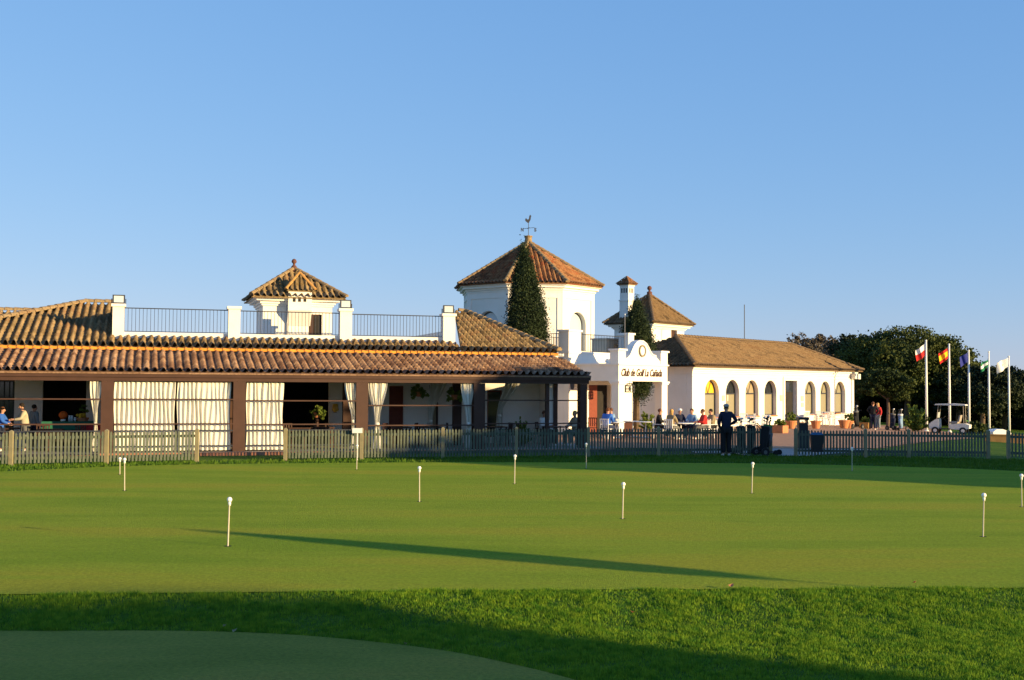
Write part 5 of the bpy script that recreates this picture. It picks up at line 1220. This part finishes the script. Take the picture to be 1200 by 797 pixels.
# ================================================================== GOLF BAGS, TROLLEYS
def golf_trolley(label, loc, rz, bagm='cloth_black', accent='bag_green', sc=1.0, group='golf bags on trolleys'):
    r = thing('golf_trolley', label, 'golf trolley', loc, rz, group); r.scale = (sc, sc, sc)
    ax = Vector((0, -.14, .95)).normalized(); p0 = Vector((0, .10, .16)); p1 = p0+ax*.88
    b = MB().tube([p0, p0+ax*.05, p0+ax*.5, p0+ax*.8, p1], [.11, .13, .135, .15, .155], 14).build('golf_bag', bagm, r, True)
    mb = MB(); mb.tube([p0+ax*.15+Vector((0, -.12, 0)), p0+ax*.6+Vector((0, -.14, 0))], .085, 10); mb.build('pocket', bagm, b, True)
    MB().tube([p1-ax*.06, p1+ax*.01], .162, 14).build('bag_rim', accent, b, True)
    for i, (x, y, l, hr) in enumerate(((-.06, .03, .27, .055), (.06, .05, .30, .055), (0, -.05, .24, .05), (-.09, -.06, .14, .03), (.09, -.05, .16, .03), (.02, .07, .2, .035))):
        q = p1+Vector((x, y, 0)); c = MB(); c.tube([q-ax*.1, q+ax*l], .008, 5); c.ball(tuple(q+ax*l+Vector((.02, 0, 0))), hr, 10, 7, (1.2, .8, .8)); c.build('golf_club', 'cloth_white' if i == 1 else ('cloth_grey' if i % 2 else 'dark_metal'), r, True)
    for x in (-.31, .31):
        w_ = MB(); w_.tube([(x-.025, .18, .15), (x+.025, .18, .15)], .15, 18); wo = w_.build('wheel', 'black_rubber', r); w_ = MB(); w_.tube([(x-.03, .18, .15), (x+.03, .18, .15)], .07, 12); w_.build('hub', 'cloth_grey', wo)
    w_ = MB(); w_.tube([(-.02, -.42, .1), (.02, -.42, .1)], .10, 14); w_.build('wheel', 'black_rubber', r)
    f = MB(); f.tube([(-.3, .18, .15), (.3, .18, .15)], .014, 6); f.tube([(0, -.42, .1), (0, .18, .15), (0, .15, .3)], .016, 6); f.tube([(0, .17, .2), p1+Vector((0, .18, -.1)), (0, .35, 1.08)], .016, 6); f.tube([(-.13, .36, 1.08), (.13, .36, 1.08)], .017, 6); f.build('frame', 'dark_metal', r)
    return r
g0_ = gp(893, 533.5, 0.0)
tp_ = golf_trolley('golf trolley with an all black bag at the end of the middle fence', (g0_.x, 41.6, .0), 1.9, 'cloth_black', 'dark_metal', 1.0)
def dt(lab, loc, rz, sc=1.0): return dup(tp_, loc, rz, lab, 'golf bags on trolleys', (sc, sc, sc))
dt('golf trolley with a dark bag close beside the standing golfer', (gpt(868, 42.9).x, 42.9, 0), -.9, .95)
dt('golf trolley between the standing golfer and the end of the fence', (gpt(880, 42.6).x, 42.6, 0), 2.7, .97)
golf_trolley('grey golf bag on a trolley with white club covers at the fence end', (gpt(899, 42.4).x, 42.4, 0), 1.1, 'cloth_grey', 'bag_green', 1.02)
golf_trolley('dark golf bag on a trolley near the right corner of the arched wing', plz(1003, 72), -.8, 'cloth_black', 'cloth_grey', 1.05)
golf_trolley('dark golf bag with a white head cover left of the yellow-green shrub', plz(1046, 75), .6, 'cloth_navy', 'cloth_grey', 1.0)
golf_trolley('light blue golf bag beside the yellow-green shrub', plz(1055, 75), -.5, 'cloth_lightblue', 'cloth_white', 1.0)
# --- bins
bn = thing('litter_bin', 'black square litter bin standing behind the start of the right fence', 'litter bin', gpt(940.5, 45.5)+Vector((0, 0, .02)))
bx('body', 'dark_metal', bn, -.17, .17, -.17, .17, .05, 1.02); bx('lid', 'dark_metal', bn, -.20, .20, -.20, .20, 1.14, 1.24); 
for x in (-.17, .14): bx('lid_support', 'dark_metal', bn, x, x+.03, -.15, .15, 1.02, 1.139)
bb = thing('ball_washer_bin', 'black bin with a light blue top hanging on the right fence', 'bin', (gpt(955, 41.0).x, 40.78, 0)); 
mb = MB(); mb.frustum(-.17, .17, -.12, .12, .2, -.2, .2, -.15, .15, .78); mb.build('body', 'dark_metal', bb); MB().frustum(-.2, .2, -.15, .15, .782, -.14, .14, -.08, .08, .86).build('lid', 'bin_blue', bb)
# --- planters
def planter(label, loc, kind, sz=1.0, rz=0.0, m='terracotta', plant=True):
    r = thing('planter', label, 'planter', loc, rz)
    if kind == 'box':
        mb = MB(); mb.frustum(-.5*sz, .5*sz, -.5*sz, .5*sz, 0, -.52*sz, .52*sz, -.52*sz, .52*sz, .62*sz); mb.build('box', m, r); bx('soil', 'trunk', r, -.46*sz, .46*sz, -.46*sz, .46*sz, .6*sz, .63*sz); h0 = .6*sz; rr = .46*sz
    else: MB().lathe([(.22*sz, 0), (.34*sz, .42*sz), (.37*sz, .42*sz), (.37*sz, .5*sz), (.3*sz, .48*sz)], (0, 0, 0), 16).build('pot', m, r); h0 = .48*sz; rr = .3*sz
    if plant:
        p = blob_pts([(0, 0, h0+.22*sz, rr, rr, .3*sz), (.2*sz, .1, h0+.3*sz, rr*.6, rr*.6, .28*sz)], 1500, .3); p = p[p[:, 2] > h0-.02]; leaves('foliage', 'shrub_leaf', p, .07, r)
    return r
planter('big square terracotta planter with a green shrub left of the wing door', plz(914, 62), 'box', .62, RF.a)
planter('round terracotta pot below the first window right of the door', plz(956, 70), 'pot', .9, 0, plant=False)
planter('round terracotta pot left of the dark golf bag at the wing corner', plz(989, 73), 'pot', 1.0, 0, plant=False)
planter('second orange pot beside the dark golf bag at the wing corner', plz(995, 74.5), 'pot', .9, 0)
planter('tall orange planter with a dark shrub right of the golf bag at the wing corner', plz(1014, 76), 'box', .62, RF.a, 'yellow_stone')
planter('leafy planter below the wall right of the big square planter', plz(927, 69), 'pot', .9)

# ================================================================== GOLF CART
gc = thing('golf_cart', 'white golf cart with a flat roof parked by the second flagpole', 'golf cart', gpt(1113, 75)+Vector((0, 0, .03)), rad(-28))
# front towards -X
mb = MB(); prof = [(-1.15, .32), (-1.2, .5), (-1.08, .72), (-.78, .92), (-.62, .95), (-.58, .42), (-.62, .32)]
mb.vprism(prof, -.52, .52); mb.build('front_cowl', 'cart_cream', gc)
bx('floor', 'black_rubber', gc, -.6, .25, -.52, .52, .28, .34)
mb = MB(); mb.vprism([(.05, .34), (0.0, .62), (.95, .66), (1.2, .58), (1.18, .36), (.95, .3), (.3, .3)], -.56, .56); mb.build('rear_body', 'cart_cream', gc)
bx('seat', 'cart_seat', gc, .02, .50, -.5, .5, .665, .78)
mb = MB(); mb.vprism([(.50, .78), (.60, 1.18), (.68, 1.18), (.60, .78)], -.5, .5); mb.build('backrest', 'cart_seat', gc)
mb = MB(); mb.vprism([(-.85, 1.80), (-.8, 1.87), (.2, 1.90), (.95, 1.85), (1.0, 1.78)], -.58, .58); mb.build('roof', 'cart_cream', gc)
for y in (-.5, .5):
    MB().tube([(-.72, y, .93), (-.62, y, 1.80)], .02, 6).build('roof_post', 'cart_seat', gc); MB().tube([(.88, y, .62), (.84, y, 1.80)], .02, 6).build('roof_post', 'cart_seat', gc)
mb = MB(); mb.vprism([(-.70, 1.0), (-.66, 1.35), (-.645, 1.35), (-.685, 1.0)], -.47, .47); mb.build('windscreen', 'lamp_glass', gc)
mb = MB(); mb.T = lambda p: Matrix.Rotation(rad(-40), 3, 'Y') @ p+Vector((-.36, -.24, 1.0))
for k in range(16):
    a = 2*math.pi*k/16; b_ = 2*math.pi*(k+1)/16; mb.tube([(.17*math.cos(a), .17*math.sin(a), 0), (.17*math.cos(b_), .17*math.sin(b_), 0)], .013, 5)
mb.tube([(0, 0, 0), (0, 0, -.35)], .018, 6); mb.build('steering_wheel', 'black_rubber', gc)
for x in (-.82, .82):
    for y in (-.5, .5):
        w_ = MB().tube([(x, y-.08, .22), (x, y+.08, .22)], .22, 20).build('wheel', 'black_rubber', gc); MB().tube([(x, y-.085, .22), (x, y+.085, .22)], .11, 14).build('hub', 'cart_cream', w_)
for y in (-.36, .36): bx('headlight', 'lamp_glass', gc, -1.205, -1.14, y-.09, y+.09, .55, .64)
b1 = golf_trolley('golf bag standing at the back of the white golf cart', gpt(1131, 76), 1.2, 'cloth_black', 'bag_green', .9)

# ================================================================== FLAGPOLES AND FLAGS
fl_data = [(1086, 505, 1084, 400, 'first flagpole, left of the golf cart'), (1113, 507, 1111, 404.5, 'second flagpole, behind the golf cart'), (1136, 509, 1133.5, 411.5, 'third flagpole, right of the golf cart'), (1159.5, 511, 1157, 413, 'fourth flagpole from the left, by the white covered box'), (1183, 512, 1180.5, 418.5, 'fifth flagpole, nearest the right edge')]
flags = [('white and red flag drooping from the first flagpole', [('flag_white', .5), ('flag_red', .5)], 402, 425, 12.5, (0, 1)),
         ('red and yellow national flag with a small crest on the second flagpole', [('flag_red', .25), ('flag_yellow', .5), ('flag_red', .25)], 407, 427, 13, None),
         ('plain dark blue flag drooping from the third flagpole', [('flag_blue', 1)], 412.5, 430, 12, None),
         ('green and white flag drooping from the fourth flagpole', [('flag_green', .3), ('flag_white', .36), ('flag_green', .34)], 421, 435, 11, None),
         ('white flag with a faint red emblem on the fifth flagpole', [('flag_white', 1)], 419, 436, 16, None)]
for i, ((px, yb, pxt, yt_, lab), (fl, stripes, fy0, fy1, fw, _)) in enumerate(zip(fl_data, flags)):
    Y = 6.0*F/(yb-yt_); b = at(px, yb, Y); b.z = float(lawn_z(b.x, b.y)); t = at(pxt, yt_, Y); H = t.z-b.z; dx = 0
    r = thing('flagpole', 'white '+lab, 'flagpole', b, 0, 'white flagpoles on the right')
    MB().tube([(0, 0, 0), (0, 0, H*.5), (0, 0, H)], [.085, .075, .055], 10).build('pole', 'white_paint', r, True); MB().ball((0, 0, H+.04), .07).build('finial', 'white_paint', r, True); MB().lathe([(.16, 0), (.16, .03), (.1, .12)], (0, 0, 0), 12).build('base_collar', 'cart_cream', r)
    z1 = at(pxt, fy0, Y).z; z0 = at(pxt, fy1, Y).z; W_ = fw*Y/F; hoist = (z1-z0)*.62; fr = thing('flag', fl, 'flag', (b.x, b.y, 0), rad(12))
    nx, nz = 26, 20; mb = MB(); mats = []; vs = []; fs = []; mi = []
    for m_, _w in stripes:
        if m_ not in mats: mats.append(m_)
    cum = np.cumsum([s_[1] for s_ in stripes])
    for j in range(nz+1):
        t_ = j/nz
        for k in range(nx+1):
            s_ = k/nx; x = -.07-W_*(s_*.95)*(1-.12*t_)+.03*math.sin(s_*9+t_*3); drop = (z1-z0-hoist)*s_**.85+.18*s_*t_; y = .10*math.sin(s_*8+i+t_*1.6)*s_**.5
            sq = hoist*(1-.28*s_*(1-.2*i % 1)); vs.append((x, y, z1-drop*1.0-t_*sq-(.25*hoist*s_ if t_ < 0 else 0)))
    for j in range(nz):
        for k in range(nx):
            a = j*(nx+1)+k; fs.append((a, a+1, a+nx+2, a+nx+1)); q = int(np.searchsorted(cum, (j+.5)/nz)); 
            if i == 0: q = 0 if (j+.5)/nz < .52-.1*k/nx else 1
            mi.append(mats.index(stripes[min(q, len(stripes)-1)][0]))
    if i in (1, 4):
        mats.append('cloth_red'); ci = (nx*.42, nz*.5)
        for q, f in enumerate(fs):
            j, k = divmod(q, nx)
            d_ = abs(k-ci[0])/2.6+abs(j-ci[1])/(3.2 if i == 1 else 3.6)
            if d_ < 1.0 and (i == 1 or (j+k) % 2): mi[q] = len(mats)-1
    mb.v = vs; mb.f = fs; mb.mi = mi
    mb.build('cloth', mats if len(mats) > 1 else mats[0], fr, True)
    MB().tube([(-.085, 0, z0), (-.085, 0, z1+.05)], .008, 4).build('halyard', 'cart_cream', fr)
# --- low yellowish wall and covered box beyond the right fence
a_, b_ = gpt(1152, 62), gpt(1290, 60)
lw = thing('low_wall', 'low ochre wall beyond the grass at the right edge', 'wall', a_, math.atan2(b_.y-a_.y, b_.x-a_.x)); L_w = (Vector((b_.x, b_.y))-Vector((a_.x, a_.y))).length
bx('wall', 'yellow_stone', lw, 0, L_w, -.12, .12, -.4, .30-.0); bx('coping', 'yellow_stone', lw, -.02, L_w+.02, -.15, .15, .302, .36)
lw2_a, lw2_b = gpt(1122, 61), gpt(1150, 61.9)
cb_ = thing('covered_box', 'white rounded covered box beyond the low ochre wall beside the fourth flagpole', 'box', gpt(1169, 70), .1)
mb = MB(); mb.vprism([(-.48, 0), (-.5, .42), (-.3, .56), (.1, .58), (.42, .46), (.5, .3), (.5, 0)], -.4, .4); mb.build('cover', 'white_paint', cb_); bx('base_strip', 'dark_metal', cb_, -.46, .46, -.415, -.401, .0, .1)

# --- fallen leaves on the turf
for px, py, z_, lab, s_ in ((857, 687, .02, 'curled brown fallen leaf at the top of the grassy bank', .05), (741, 718, -.05, 'small yellowish fallen leaf on the grassy bank', .035), (1072, 683, .02, 'yellow fallen leaf on the bank edge at the right', .03),
                            (275, 740, -.13, 'pale fallen leaf on the shaded front green, right one of a pair', .03), (263.5, 734, -.12, 'small fallen leaf at the rim of the shaded front green', .02), (475, 755, -.13, 'pale fallen leaf on the shaded front green near its curved edge', .025)):
    g = gp(px, py, z_+.02); o = thing('fallen_leaf', lab, 'leaf', g, RS.rand()*6, 'fallen leaves'); 
    MB().add([(-s_, -s_*.5, 0), (0, -s_*.6, .012), (s_, 0, .03), (0, s_*.6, .015), (-s_*.8, s_*.5, .02), (0, 0, .0)], [(0, 1, 5), (1, 2, 5), (2, 3, 5), (3, 4, 5), (4, 0, 5)]).build('blade', 'fence_post_wood' if z_ < -.1 else 'terracotta', o)
